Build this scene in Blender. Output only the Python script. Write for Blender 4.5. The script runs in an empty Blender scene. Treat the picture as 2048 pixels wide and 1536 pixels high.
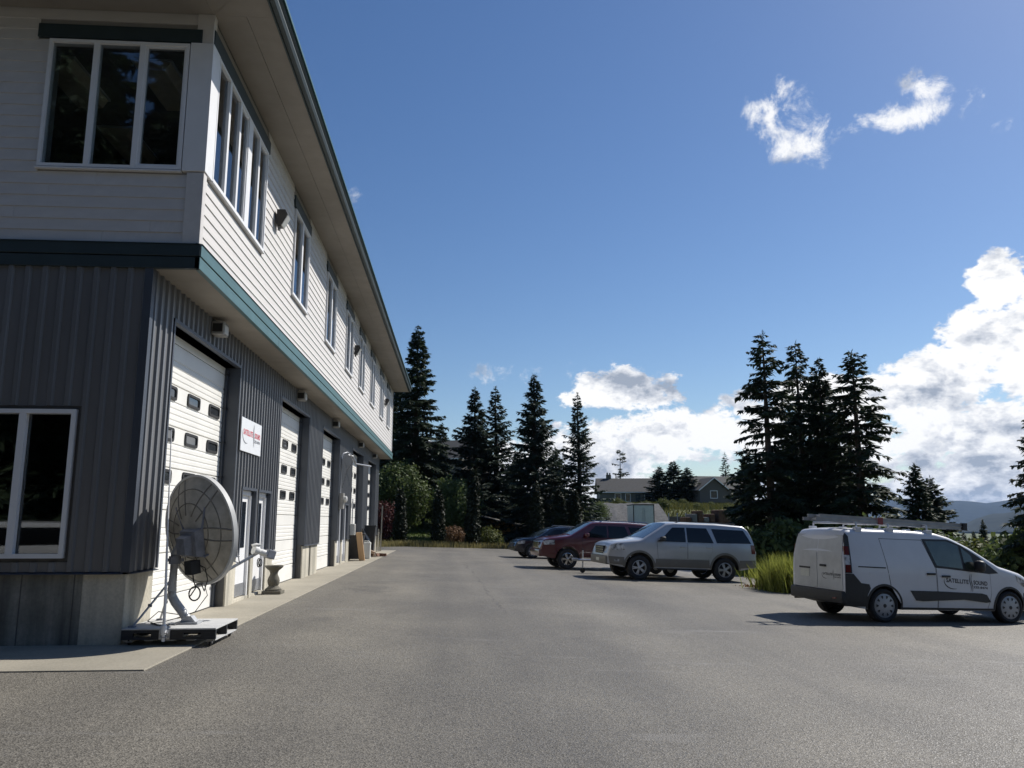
import bpy, bmesh, math, random
import numpy as np
from mathutils import Vector, Matrix
R = math.radians
SC = bpy.context.scene
COL = SC.collection

# ------------------------------------------------------------------ camera
F_PX, W_PX, H_PX = 1590.0, 2048.0, 1536.0
PITCH = math.atan(276 / F_PX); YAW = R(4.0); EYE = 1.55
cam = bpy.data.cameras.new('Camera'); cam.sensor_fit = 'HORIZONTAL'; cam.sensor_width = 36
cam.lens = F_PX / W_PX * 36; cam.clip_start = 0.1; cam.clip_end = 40000
camo = bpy.data.objects.new('Camera', cam); COL.objects.link(camo)
camo.location = (0, 0, EYE); camo.rotation_euler = (R(90) + PITCH, 0, -YAW)
SC.camera = camo
SC.render.resolution_x, SC.render.resolution_y = 1024, 768

# ------------------------------------------------------------------ sun, exposure
SUN_AZ, SUN_EL = R(57.0), R(43.5)            # azimuth measured from +Y towards +X
SDIR = Vector((math.sin(SUN_AZ) * math.cos(SUN_EL), math.cos(SUN_AZ) * math.cos(SUN_EL), math.sin(SUN_EL)))
sun = bpy.data.lights.new('sun', 'SUN'); sun.energy = 5.0; sun.angle = R(0.53); sun.color = (1.0, 0.955, 0.89)
suno = bpy.data.objects.new('sun', sun); COL.objects.link(suno)
suno.rotation_euler = SDIR.to_track_quat('Z', 'Y').to_euler(); suno.location = (30, 20, 40)
SC.view_settings.view_transform = 'Standard'; SC.view_settings.look = 'None'
SC.view_settings.exposure = EXPOSURE = 0.2; SC.view_settings.gamma = 1
SC.view_settings.use_curve_mapping = False

# pixel -> direction (only used to read positions off the ground, walls and known sizes)
_f = Vector((math.sin(YAW) * math.cos(PITCH), math.cos(YAW) * math.cos(PITCH), math.sin(PITCH)))
_r = Vector((math.cos(YAW), -math.sin(YAW), 0)); _u = _r.cross(_f)
def ray(x, y): return _f * F_PX + _r * (x - 1024) - _u * (y - 768)
def azel(x, y):
    d = ray(x, y).normalized(); return math.atan2(d.x, d.y), math.asin(d.z)
def at_dist(px, D):                                # ground position under pixel column px at forward distance D
    d = ray(px, 1044); k = D / Vector((d.x, d.y)).length; return d.x * k, d.y * k

# ------------------------------------------------------------------ world
world = bpy.data.worlds.new('World'); SC.world = world; world.use_nodes = True
def build_world():
    nt = world.node_tree; N = nt.nodes; L = nt.links; N.clear()
    out = N.new('ShaderNodeOutputWorld'); bg = N.new('ShaderNodeBackground'); bg.inputs['Strength'].default_value = 0.085
    L.new(bg.outputs[0], out.inputs[0])
    sky = N.new('ShaderNodeTexSky'); sky.sky_type = 'NISHITA'; sky.sun_disc = False
    sky.sun_elevation = SUN_EL; sky.sun_rotation = SUN_AZ
    sky.altitude = 50; sky.air_density = 1.0; sky.dust_density = 0.3; sky.ozone_density = 2.0
    hs = N.new('ShaderNodeHueSaturation'); hs.inputs['Saturation'].default_value = 1.2; hs.inputs['Hue'].default_value = .506; L.new(sky.outputs[0], hs.inputs['Color'])
    tc = N.new('ShaderNodeTexCoord')
    def M(op, a, b=None, c=None, clamp=False):
        n = N.new('ShaderNodeMath'); n.operation = op; n.use_clamp = clamp
        for i, v in enumerate((a, b, c)):
            if v is None: continue
            if isinstance(v, (int, float)): n.inputs[i].default_value = v
            else: L.new(v, n.inputs[i])
        return n.outputs[0]
    sep = N.new('ShaderNodeSeparateXYZ'); L.new(tc.outputs['Generated'], sep.inputs[0])
    X, Y, Z = sep.outputs
    az = M('ARCTAN2', X, Y); el = M('ARCSINE', Z)
    def noise(scale, detail, rough, dist=0.0, off=(0, 0, 0), zs=1.6):
        mp = N.new('ShaderNodeMapping'); mp.inputs['Scale'].default_value = (1, 1, zs); mp.inputs['Location'].default_value = off
        L.new(tc.outputs['Generated'], mp.inputs[0])
        n = N.new('ShaderNodeTexNoise'); n.inputs['Scale'].default_value = scale; n.inputs['Detail'].default_value = detail
        n.inputs['Roughness'].default_value = rough; n.inputs['Distortion'].default_value = dist
        L.new(mp.outputs[0], n.inputs[0]); return n.outputs[0]
    # cumulus puffs: (px, py, half-width px, half-height px, peak)
    puffs = [(1990, 560, 62, 60, 1.0), (1975, 660, 105, 62, 1.0), (1905, 765, 150, 75, 1.0), (1770, 795, 120, 52, .95),
             (1640, 800, 110, 48, .85), (2050, 730, 140, 170, 1.0), (2010, 870, 210, 120, 1.05), (1860, 860, 120, 80, .9),
             (1260, 778, 125, 44, .95), (1160, 795, 70, 24, .6), (1345, 885, 210, 70, .88), (1530, 880, 170, 70, .78),
             (1200, 935, 130, 62, .95), (1110, 895, 70, 55, .8), (1480, 800, 70, 40, .8), (1700, 900, 190, 100, .9),
             (880, 930, 110, 46, .8), (1020, 930, 110, 60, .85), (1310, 838, 60, 22, .55), (1940, 975, 260, 70, 1.05), (1800, 930, 120, 60, .9), (1560, 975, 330, 46, .72), (1150, 985, 300, 46, .72)]
    wisps = [(1530, 222, 50, 50, .62), (1590, 205, 48, 58, .7), (1608, 275, 62, 52, .8), (1850, 172, 62, 44, 1.0), (1825, 226, 92, 40, 1.0), (1895, 205, 60, 40, .85),
             (1725, 248, 26, 20, .55), (2010, 264, 28, 18, .62), (1618, 140, 32, 24, .5), (1012, 752, 46, 22, .62), (950, 745, 30, 15, .52), (705, 412, 20, 36, .6),
             (1100, 742, 36, 16, .4), (1145, 748, 40, 16, .5)]
    def field(lst):
        acc = None
        for (px, py, hw, hh, pk) in lst:
            a0, e0 = azel(px, py); ra = abs(azel(px + hw, py)[0] - azel(px - hw, py)[0]) / 2; re = abs(azel(px, py - hh)[1] - azel(px, py + hh)[1]) / 2
            da = M('MULTIPLY', M('SUBTRACT', az, a0), 1 / ra); de = M('MULTIPLY', M('SUBTRACT', el, e0), 1 / re)
            q = M('MULTIPLY_ADD', da, da, M('MULTIPLY', de, de))
            m = M('MAXIMUM', M('MULTIPLY_ADD', q, -0.55 * pk, pk), -1.0)
            acc = m if acc is None else M('SMOOTH_MAX', acc, m, 0.12)
        return acc
    # the bank goes on round the horizon outside the picture
    ring = M('SUBTRACT', M('MULTIPLY', noise(2.3, 2, .5, off=(3.1, 1.7, 0)), 2.1), M('MULTIPLY', el, 4.2))
    away = M('MULTIPLY', M('SUBTRACT', M('ABSOLUTE', M('SUBTRACT', az, R(4.0))), R(44)), 6.0, clamp=True)
    ring = M('MULTIPLY', M('MULTIPLY', ring, away), 1.0)
    fc = M('SMOOTH_MAX', field(puffs), M('SUBTRACT', ring, 0.45), 0.1)
    nb = noise(11, 9, .58, .1); nf = noise(40, 8, .62, .15)
    nb2 = noise(11, 9, .58, .1, off=(-.012 * 1.0, -.004, -.035))
    n_mix = M('ADD', M('MULTIPLY', nb, .55), M('MULTIPLY', nf, .45))
    dens = M('MULTIPLY_ADD', M('SUBTRACT', n_mix, .5), 3.3, M('SUBTRACT', fc, .42))
    mr = N.new('ShaderNodeMapRange'); mr.interpolation_type = 'SMOOTHSTEP'
    mr.inputs[1].default_value = 0.0; mr.inputs[2].default_value = .26; L.new(dens, mr.inputs[0]); alpha_c = mr.outputs[0]
    # wisps: stretched, thin
    nw = noise(24, 10, .66, .3, off=(.4, .2, .9), zs=1.0)
    dw = M('MULTIPLY_ADD', M('SUBTRACT', nw, .5), 4.6, M('SUBTRACT', field(wisps), .44))
    mw = N.new('ShaderNodeMapRange'); mw.interpolation_type = 'SMOOTHSTEP'
    mw.inputs[1].default_value = -.10; mw.inputs[2].default_value = .95; L.new(dw, mw.inputs[0]); alpha_w = M('MULTIPLY', mw.outputs[0], .92)
    alpha = M('MAXIMUM', alpha_c, alpha_w)
    # cloud light: thick cores are grey, edges and sun-side billows white
    relief = M('MULTIPLY', M('SUBTRACT', nb, nb2), 5.0)
    core = N.new('ShaderNodeMapRange'); core.inputs[1].default_value = .22; core.inputs[2].default_value = 1.0; core.inputs[3].default_value = 1.05; core.inputs[4].default_value = .22
    core.interpolation_type = 'SMOOTHSTEP'
    L.new(dens, core.inputs[0])
    lowel = N.new('ShaderNodeMapRange'); lowel.inputs[1].default_value = R(0); lowel.inputs[2].default_value = R(6.5); lowel.inputs[3].default_value = -.5; lowel.inputs[4].default_value = 0; L.new(el, lowel.inputs[0])
    lum = M('ADD', M('ADD', core.outputs[0], M('MULTIPLY', relief, 1.0)), lowel.outputs[0])
    lum = M('MINIMUM', M('MAXIMUM', lum, .12), 1.15)
    cr = N.new('ShaderNodeValToRGB'); L.new(lum, cr.inputs[0])
    cr.color_ramp.elements[0].position = 0.1; cr.color_ramp.elements[0].color = (.33, .38, .47, 1)
    cr.color_ramp.elements[1].position = 1.0; cr.color_ramp.elements[1].color = (1.0, 1.0, 1.0, 1)
    e = cr.color_ramp.elements.new(.55); e.color = (.66, .69, .75, 1)
    sc = N.new('ShaderNodeVectorMath'); sc.operation = 'SCALE'; L.new(cr.outputs[0], sc.inputs[0]); sc.inputs['Scale'].default_value = 10.8
    mix = N.new('ShaderNodeMix'); mix.data_type = 'RGBA'; L.new(alpha, mix.inputs[0]); L.new(hs.outputs[0], mix.inputs[6]); L.new(sc.outputs[0], mix.inputs[7])
    L.new(mix.outputs[2], bg.inputs['Color'])
build_world()

# ------------------------------------------------------------------ materials
MATS = {}
def pm(name, col, rough=.6, var=.08, scale=4.0, bump=0.0, bscale=40.0, metal=0.0, spec=.5, col2=None, coat=0.0, stretch=(1, 1, 1), detail=5, trans=0.0, alpha=1.0):
    """principled material with two-scale noise in the colour, optional bump"""
    if name in MATS: return MATS[name]
    m = bpy.data.materials.new(name); m.use_nodes = True; nt = m.node_tree; N = nt.nodes; L = nt.links
    b = N['Principled BSDF']; b.inputs['Roughness'].default_value = rough; b.inputs['Metallic'].default_value = metal
    b.inputs['Specular IOR Level'].default_value = spec; b.inputs['Coat Weight'].default_value = coat; b.inputs['Coat Roughness'].default_value = .06
    tc = N.new('ShaderNodeTexCoord'); mp = N.new('ShaderNodeMapping'); mp.inputs['Scale'].default_value = stretch
    L.new(tc.outputs['Object'], mp.inputs[0])
    n = N.new('ShaderNodeTexNoise'); n.inputs['Scale'].default_value = scale; n.inputs['Detail'].default_value = detail; n.inputs['Roughness'].default_value = .62
    L.new(mp.outputs[0], n.inputs[0])
    cr = N.new('ShaderNodeValToRGB'); L.new(n.outputs[0], cr.inputs[0])
    c2 = col2 if col2 else tuple(min(1, c * (1 + var)) for c in col); c1 = tuple(c * (1 - var) for c in col) if not col2 else col
    cr.color_ramp.elements[0].position = .32; cr.color_ramp.elements[0].color = (*c1, 1)
    cr.color_ramp.elements[1].position = .68; cr.color_ramp.elements[1].color = (*c2, 1)
    L.new(cr.outputs[0], b.inputs['Base Color'])
    if trans: b.inputs['Transmission Weight'].default_value = trans
    if bump:
        n2 = N.new('ShaderNodeTexNoise'); n2.inputs['Scale'].default_value = bscale; n2.inputs['Detail'].default_value = 4; L.new(mp.outputs[0], n2.inputs[0])
        bp = N.new('ShaderNodeBump'); bp.inputs['Strength'].default_value = bump; bp.inputs['Distance'].default_value = .02
        L.new(n2.outputs[0], bp.inputs['Height']); L.new(bp.outputs[0], b.inputs['Normal'])
    MATS[name] = m; return m
def glass_mat(name, tint=(.75, .8, .82), refl=.5):
    """thin window pane: clear with a mirror-like surface"""
    if name in MATS: return MATS[name]
    m = bpy.data.materials.new(name); m.use_nodes = True; nt = m.node_tree; N = nt.nodes; L = nt.links
    N.remove(N['Principled BSDF'])
    t = N.new('ShaderNodeBsdfTransparent'); t.inputs[0].default_value = (*tint, 1)
    g = N.new('ShaderNodeBsdfGlossy'); g.inputs['Roughness'].default_value = .02; g.inputs[0].default_value = (.95, .97, 1, 1)
    fr = N.new('ShaderNodeFresnel'); fr.inputs[0].default_value = 1.5
    nz = N.new('ShaderNodeTexNoise'); nz.inputs['Scale'].default_value = 1.3
    bp = N.new('ShaderNodeBump'); bp.inputs['Strength'].default_value = .02; L.new(nz.outputs[0], bp.inputs['Height']); L.new(bp.outputs[0], g.inputs['Normal'])
    k = N.new('ShaderNodeMath'); k.operation = 'MULTIPLY_ADD'; k.use_clamp = True; L.new(fr.outputs[0], k.inputs[0]); k.inputs[1].default_value = .95; k.inputs[2].default_value = refl * .1
    mx = N.new('ShaderNodeMixShader'); L.new(k.outputs[0], mx.inputs[0]); L.new(t.outputs[0], mx.inputs[1]); L.new(g.outputs[0], mx.inputs[2])
    L.new(mx.outputs[0], N['Material Output'].inputs[0]); MATS[name] = m; return m
def node_mat(name):
    m = bpy.data.materials.new(name); m.use_nodes = True; MATS[name] = m
    return m, m.node_tree.nodes, m.node_tree.links, m.node_tree.nodes['Principled BSDF']

def asphalt_mat():
    m, N, L, b = node_mat('asphalt')
    tc = N.new('ShaderNodeTexCoord')
    def nz(s, d=4, r=.6, st=(1, 1, 1)):
        mp = N.new('ShaderNodeMapping'); mp.inputs['Scale'].default_value = st; L.new(tc.outputs['Object'], mp.inputs[0])
        n = N.new('ShaderNodeTexNoise'); n.inputs['Scale'].default_value = s; n.inputs['Detail'].default_value = d; n.inputs['Roughness'].default_value = r; L.new(mp.outputs[0], n.inputs[0]); return n.outputs[0]
    def mix(f, a, c, mode='MIX'):
        x = N.new('ShaderNodeMix'); x.data_type = 'RGBA'; x.blend_type = mode
        for i, v in ((0, f), (6, a), (7, c)):
            if isinstance(v, (float, int)): x.inputs[i].default_value = v
            elif isinstance(v, tuple): x.inputs[i].default_value = (*v, 1)
            else: L.new(v, x.inputs[i])
        return x.outputs[2]
    def ramp(s, p0, p1, a=(0, 0, 0), c=(1, 1, 1)):
        r = N.new('ShaderNodeValToRGB'); L.new(s, r.inputs[0]); r.color_ramp.elements[0].position = p0; r.color_ramp.elements[1].position = p1
        r.color_ramp.elements[0].color = (*a, 1); r.color_ramp.elements[1].color = (*c, 1); return r.outputs[0]
    vo = N.new('ShaderNodeTexVoronoi'); vo.inputs['Scale'].default_value = 78; L.new(tc.outputs['Object'], vo.inputs[0])
    sepc = N.new('ShaderNodeSeparateColor'); L.new(vo.outputs['Color'], sepc.inputs[0])
    stone = ramp(sepc.outputs[0], 0.0, 1.0, (.044, .0405, .034), (.262, .244, .208))
    grain = ramp(nz(38, 3, .7), .34, .66, (.057, .0525, .045), (.210, .197, .169))
    c = mix(.45, stone, grain)
    c = mix(1.0, c, ramp(nz(.35, 5, .55), .3, .7, (.79, .79, .80), (1.14, 1.13, 1.11)), 'MULTIPLY')
    c = mix(1.0, c, ramp(nz(1.1, 5, .6, (1, .25, 1)), .32, .7, (.90, .90, .90), (1.08, 1.08, 1.07)), 'MULTIPLY')
    # worn tyre lanes running along the building
    c = mix(1.0, c, ramp(nz(.55, 3, .5, (1, .04, 1)), .38, .62, (.82, .82, .83), (1.10, 1.09, 1.07)), 'MULTIPLY')
    # pale dust streaks swept out across the near lot
    st = ramp(nz(1.6, 6, .65, (.22, 1.3, 1)), .60, .80)
    c = mix(st, c, (.20, .192, .178)); N[-1].name = 'x' if False else N[-1].name
    # oil spots
    pos = N.new('ShaderNodeSeparateXYZ'); L.new(tc.outputs['Object'], pos.inputs[0])
    wob = N.new('ShaderNodeTexNoise'); wob.inputs['Scale'].default_value = 2.6; wob.inputs['Detail'].default_value = 5; L.new(tc.outputs['Object'], wob.inputs[0])
    def M(op, a, bb=None, cc=None, clamp=False):
        n = N.new('ShaderNodeMath'); n.operation = op; n.use_clamp = clamp
        for i, v in enumerate((a, bb, cc)):
            if v is None: continue
            if isinstance(v, (int, float)): n.inputs[i].default_value = v
            else: L.new(v, n.inputs[i])
        return n.outputs[0]
    acc = None
    for (x, y, rx, ry, k) in ((-2.05, 19.6, .75, 1.5, .75), (-2.0, 21.6, .35, .7, .5), (2.4, 24.5, .25, .5, .35), (3.9, 28.9, .3, .35, .6), (7.6, 21.5, .5, .3, .45), (6.2, 24.2, .35, .3, .5), (-1.2, 30.5, .4, 1.6, .4), (1.8, 12.2, .22, .3, .35), (-2.2, 13.6, .35, .5, .4)):
        dx = M('MULTIPLY', M('SUBTRACT', pos.outputs[0], x), 1 / rx); dy = M('MULTIPLY', M('SUBTRACT', pos.outputs[1], y), 1 / ry)
        q = M('MULTIPLY_ADD', dx, dx, M('MULTIPLY', dy, dy)); s = M('MULTIPLY', M('SUBTRACT', M('ADD', M('MULTIPLY', wob.outputs[0], 2.0), -.25), q, None, False), k, None, True)
        acc = s if acc is None else M('MAXIMUM', acc, s)
    c = mix(M('MULTIPLY', acc, .8), c, (.045, .044, .043))
    # the paving seam: a thin broken crack
    cx = M('ADD', M('MULTIPLY', M('SUBTRACT', pos.outputs[1], 15.0), -.031), .95)
    w2 = M('MULTIPLY', M('SUBTRACT', nz(.9, 5, .7), .5), .55)
    d = M('ABSOLUTE', M('SUBTRACT', M('SUBTRACT', pos.outputs[0], cx), w2))
    ck = M('SUBTRACT', 1.0, M('MULTIPLY', d, 24.0), None, True)
    gate = M('MULTIPLY', M('SUBTRACT', nz(1.4, 3), .40), 5.0, None, True)
    gy = M('MULTIPLY', M('MULTIPLY', M('SUBTRACT', pos.outputs[1], 14.5), .6, None, True), M('MULTIPLY', M('SUBTRACT', 34.0, pos.outputs[1]), .3, None, True))
    c = mix(M('MULTIPLY', M('MULTIPLY', ck, gate), M('MULTIPLY', gy, .85)), c, (.026, .026, .025))
    L.new(c, b.inputs['Base Color'])
    rr = ramp(sepc.outputs[1], 0, 1, (.42, .42, .42), (.9, .9, .9)); L.new(rr, b.inputs['Roughness'])
    b.inputs['Specular IOR Level'].default_value = .4
    bp = N.new('ShaderNodeBump'); bp.inputs['Strength'].default_value = .55; bp.inputs['Distance'].default_value = .010
    h = M('ADD', M('MULTIPLY', vo.outputs['Distance'], 1.0), M('MULTIPLY', nz(30, 4, .7), 1.2)); L.new(h, bp.inputs['Height']); L.new(bp.outputs[0], b.inputs['Normal'])
    return m
def concrete_mat(name, col, stain=.55, streak=True, rough=.85):
    m, N, L, b = node_mat(name)
    tc = N.new('ShaderNodeTexCoord'); geo = N.new('ShaderNodeNewGeometry')
    def nz(s, d, r, st):
        mp = N.new('ShaderNodeMapping'); mp.inputs['Scale'].default_value = st; L.new(geo.outputs['Position'], mp.inputs[0])
        n = N.new('ShaderNodeTexNoise'); n.inputs['Scale'].default_value = s; n.inputs['Detail'].default_value = d; n.inputs['Roughness'].default_value = r; L.new(mp.outputs[0], n.inputs[0]); return n.outputs[0]
    def mul(a, f, p0, p1, lo):
        r = N.new('ShaderNodeValToRGB'); L.new(f, r.inputs[0]); r.color_ramp.elements[0].position = p0; r.color_ramp.elements[1].position = p1
        r.color_ramp.elements[0].color = (lo, lo, lo * .98, 1); r.color_ramp.elements[1].color = (1.08, 1.07, 1.05, 1)
        x = N.new('ShaderNodeMix'); x.data_type = 'RGBA'; x.blend_type = 'MULTIPLY'; x.inputs[0].default_value = 1
        if isinstance(a, tuple): x.inputs[6].default_value = (*a, 1)
        else: L.new(a, x.inputs[6])
        L.new(r.outputs[0], x.inputs[7]); return x.outputs[2]
    c = mul(col, nz(1.1, 6, .6, (1, 1, 1)), .3, .65, stain + .15)
    if streak: c = mul(c, nz(2.2, 5, .6, (1.6, 1.6, .12)), .36, .6, stain)
    c = mul(c, nz(26, 4, .7, (1, 1, 1)), .3, .6, .86)
    L.new(c, b.inputs['Base Color']); b.inputs['Roughness'].default_value = rough
    bp = N.new('ShaderNodeBump'); bp.inputs['Strength'].default_value = .3; bp.inputs['Distance'].default_value = .01
    L.new(nz(60, 5, .7, (1, 1, 1)), bp.inputs['Height']); L.new(bp.outputs[0], b.inputs['Normal'])
    return m

# ------------------------------------------------------------------ mesh helpers
class MB:
    def __init__(s): s.v = []; s.f = []; s.m = []
    def add(s, vs, fs, mi=0):
        o = len(s.v); s.v += [tuple(p) for p in vs]; s.f += [tuple(i + o for i in f) for f in fs]; s.m += [mi] * len(fs); return s
    def box(s, x0, x1, y0, y1, z0, z1, mi=0):
        return s.add([(x0, y0, z0), (x1, y0, z0), (x1, y1, z0), (x0, y1, z0), (x0, y0, z1), (x1, y0, z1), (x1, y1, z1), (x0, y1, z1)],
                     [(0, 3, 2, 1), (4, 5, 6, 7), (0, 1, 5, 4), (1, 2, 6, 5), (2, 3, 7, 6), (3, 0, 4, 7)], mi)
    def bbox(s, x0, x1, y0, y1, z0, z1, c=.02, mi=0):
        """box with chamfered vertical and horizontal edges"""
        bm = bmesh.new(); bmesh.ops.create_cube(bm, size=1)
        for v in bm.verts: v.co = Vector(((x0 + x1) / 2 + v.co.x * (x1 - x0), (y0 + y1) / 2 + v.co.y * (y1 - y0), (z0 + z1) / 2 + v.co.z * (z1 - z0)))
        bmesh.ops.bevel(bm, geom=bm.edges[:], offset=c, segments=2, affect='EDGES', profile=.6)
        return s.bm(bm, mi)
    def bm(s, bm, mi=0):
        bm.verts.index_update(); s.add([v.co[:] for v in bm.verts], [[v.index for v in f.verts] for f in bm.faces], mi); bm.free(); return s
    def tube(s, pts, r, n=8, mi=0, cap=True, radii=None):
        pts = [Vector(p) for p in pts]; rings = []; up = Vector((.013, .021, 1)).normalized()
        for i, p in enumerate(pts):
            d = (pts[min(i + 1, len(pts) - 1)] - pts[max(i - 1, 0)]).normalized()
            a = d.cross(up)
            if a.length < 1e-3: a = d.cross(Vector((1, 0, 0)))
            a.normalize(); c = d.cross(a); rr = radii[i] if radii else r
            rings.append([p + (a * math.cos(2 * math.pi * k / n) + c * math.sin(2 * math.pi * k / n)) * rr for k in range(n)])
        vs = [q for rg in rings for q in rg]; fs = []
        for i in range(len(rings) - 1):
            for k in range(n): fs.append((i * n + k, i * n + (k + 1) % n, (i + 1) * n + (k + 1) % n, (i + 1) * n + k))
        if cap: fs.append(tuple(range(n))[::-1]); fs.append(tuple((len(rings) - 1) * n + k for k in range(n)))
        return s.add(vs, fs, mi)
    def lathe(s, prof, c=(0, 0, 0), axis='Z', n=24, mi=0):
        vs = []; fs = []
        for (r, h) in prof:
            for k in range(n):
                a = 2 * math.pi * k / n; p = (r * math.cos(a), r * math.sin(a), h)
                if axis == 'Y': p = (p[0], p[2], p[1])
                if axis == 'X': p = (p[2], p[0], p[1])
                vs.append((p[0] + c[0], p[1] + c[1], p[2] + c[2]))
        for i in range(len(prof) - 1):
            for k in range(n): fs.append((i * n + k, i * n + (k + 1) % n, (i + 1) * n + (k + 1) % n, (i + 1) * n + k))
        return s.add(vs, fs, mi)
    def prism(s, poly, axis, a0, a1, mi=0):
        """extrude a 2-D polygon; axis X: poly=(y,z), axis Y: poly=(x,z), axis Z: poly=(x,y)"""
        def P(u, w, a): return {'X': (a, u, w), 'Y': (u, a, w), 'Z': (u, w, a)}[axis]
        n = len(poly); vs = [P(u, w, a0) for u, w in poly] + [P(u, w, a1) for u, w in poly]
        fs = [tuple(range(n))[::-1], tuple(range(n, 2 * n))] + [(i, (i + 1) % n, n + (i + 1) % n, n + i) for i in range(n)]
        return s.add(vs, fs, mi)
    def xf(s, mat):
        s.v = [tuple(mat @ Vector(p)) for p in s.v]; return s
    def build(s, name, mat, parent=None, org=(0, 0, 0), smooth=False, angle=35, recalc=True):
        me = bpy.data.meshes.new(name); me.from_pydata([(p[0] - org[0], p[1] - org[1], p[2] - org[2]) for p in s.v], [], s.f)
        mats = mat if isinstance(mat, (list, tuple)) else [mat]
        for q in mats: me.materials.append(q)
        if len(mats) > 1: me.polygons.foreach_set('material_index', s.m)
        if recalc:
            b = bmesh.new(); b.from_mesh(me); bmesh.ops.recalc_face_normals(b, faces=b.faces[:]); b.to_mesh(me); b.free()
        if smooth:
            me.polygons.foreach_set('use_smooth', [True] * len(me.polygons)); me.set_sharp_from_angle(angle=R(angle))
        return link(name, me, parent)
def link(name, me, parent=None, loc=None):
    o = bpy.data.objects.new(name, me); COL.objects.link(o)
    if parent is not None: o.parent = parent
    if loc is not None: o.location = loc
    return o
def tag(o, label=None, cat=None, group=None, kind=None):
    if label: o['label'] = label
    if cat: o['category'] = cat
    if group: o['group'] = group
    if kind: o['kind'] = kind
    return o
def thing(name, label, cat, loc=(0, 0, 0), rz=0.0, group=None):
    o = bpy.data.objects.new(name, None); COL.objects.link(o); o.location = loc; o.rotation_euler = (0, 0, rz); o.empty_display_size = .2
    return tag(o, label, cat, group)
def copy_tree(o, parent=None):
    c = o.copy(); COL.objects.link(c); c.parent = parent
    for ch in list(o.children): copy_tree(ch, c)
    return c
def np_mesh(name, verts, faces_flat, nper, mat, mat_idx=None, smooth=False):
    """fast mesh from numpy arrays; faces of a constant size nper"""
    me = bpy.data.meshes.new(name); nv = len(verts); nf = len(faces_flat) // nper
    me.vertices.add(nv); me.vertices.foreach_set('co', np.asarray(verts, dtype=np.float32).ravel())
    me.loops.add(nf * nper); me.loops.foreach_set('vertex_index', np.asarray(faces_flat, dtype=np.int32))
    me.polygons.add(nf); me.polygons.foreach_set('loop_start', np.arange(0, nf * nper, nper, dtype=np.int32))
    for q in (mat if isinstance(mat, (list, tuple)) else [mat]): me.materials.append(q)
    if mat_idx is not None: me.polygons.foreach_set('material_index', np.asarray(mat_idx, dtype=np.int32))
    if smooth: me.polygons.foreach_set('use_smooth', np.ones(nf, dtype=bool))
    me.update(calc_edges=True); return me
def text_mesh(txt, size, align='LEFT', sx=1.0, offset=0.0):
    cu = bpy.data.curves.new('txt', 'FONT'); cu.body = txt; cu.size = size; cu.align_x = align; cu.extrude = 0; cu.offset = offset; cu.resolution_u = 3
    o = bpy.data.objects.new('txt', cu); COL.objects.link(o); dg = bpy.context.evaluated_depsgraph_get()
    me = bpy.data.meshes.new_from_object(o.evaluated_get(dg)); bpy.data.objects.remove(o); bpy.data.curves.remove(cu)
    vs = [(v.co.x * sx, v.co.y) for v in me.vertices]; fs = [tuple(p.vertices) for p in me.polygons]; bpy.data.meshes.remove(me); return vs, fs
def strip2d(pts, w):
    """a 2-D ribbon along pts with per-point widths -> (verts, faces)"""
    vs = []; fs = []
    for i, p in enumerate(pts):
        a = pts[max(i - 1, 0)]; b = pts[min(i + 1, len(pts) - 1)]; d = math.hypot(b[0] - a[0], b[1] - a[1]) or 1
        nx, ny = -(b[1] - a[1]) / d, (b[0] - a[0]) / d; ww = (w[i] if isinstance(w, (list, tuple)) else w) / 2
        vs += [(p[0] + nx * ww, p[1] + ny * ww), (p[0] - nx * ww, p[1] - ny * ww)]
        if i: fs.append((2 * i - 2, 2 * i - 1, 2 * i + 1, 2 * i))
    return vs, fs
def logo2d(w):
    """the two-word lettering with a swoosh under it and two wavy strokes; width w, centred on x=0, baseline y=0 -> list of (verts, faces, kind)"""
    h = w * .082; out = []
    def fit(txt, x0, x1, y, hh, kind):
        v, f = text_mesh(txt, 1.0, offset=.028); xs = [p[0] for p in v]; ys = [p[1] for p in v]; ax, bx = min(xs), max(xs); ay, by = min(ys), max(ys)
        out.append(([(x0 + (p[0] - ax) / (bx - ax) * (x1 - x0), y + (p[1] - ay) / (by - ay) * hh) for p in v], f, kind))
    fit('SATELLITE', -.46 * w, .06 * w, 0, h, 'text'); fit('SOUND', .17 * w, .5 * w, 0, h, 'text'); fit('225-8474', .17 * w, .5 * w, -.82 * h, h * .55, 'small')
    sw = []
    for k in range(17):
        t = k / 16; a = R(168 + t * 122); sw.append((-.30 * w + math.cos(a) * .205 * w * (1 + .12 * t), .035 * w + math.sin(a) * .15 * w))
    out.append((*strip2d(sw, [.004 * w + .018 * w * math.sin(math.pi * k / 16) for k in range(17)]), 'mark'))
    for dx in (0, .036 * w):
        pts = [(.098 * w + dx + .016 * w * math.sin(-2.2 * math.pi * t + .6), .20 * w - t * .34 * w) for t in [k / 18 for k in range(19)]]
        out.append((*strip2d(pts, [.003 * w + .016 * w * math.sin(math.pi * k / 18) for k in range(19)]), 'mark'))
    return out
rnd = random.Random(7)
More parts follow.
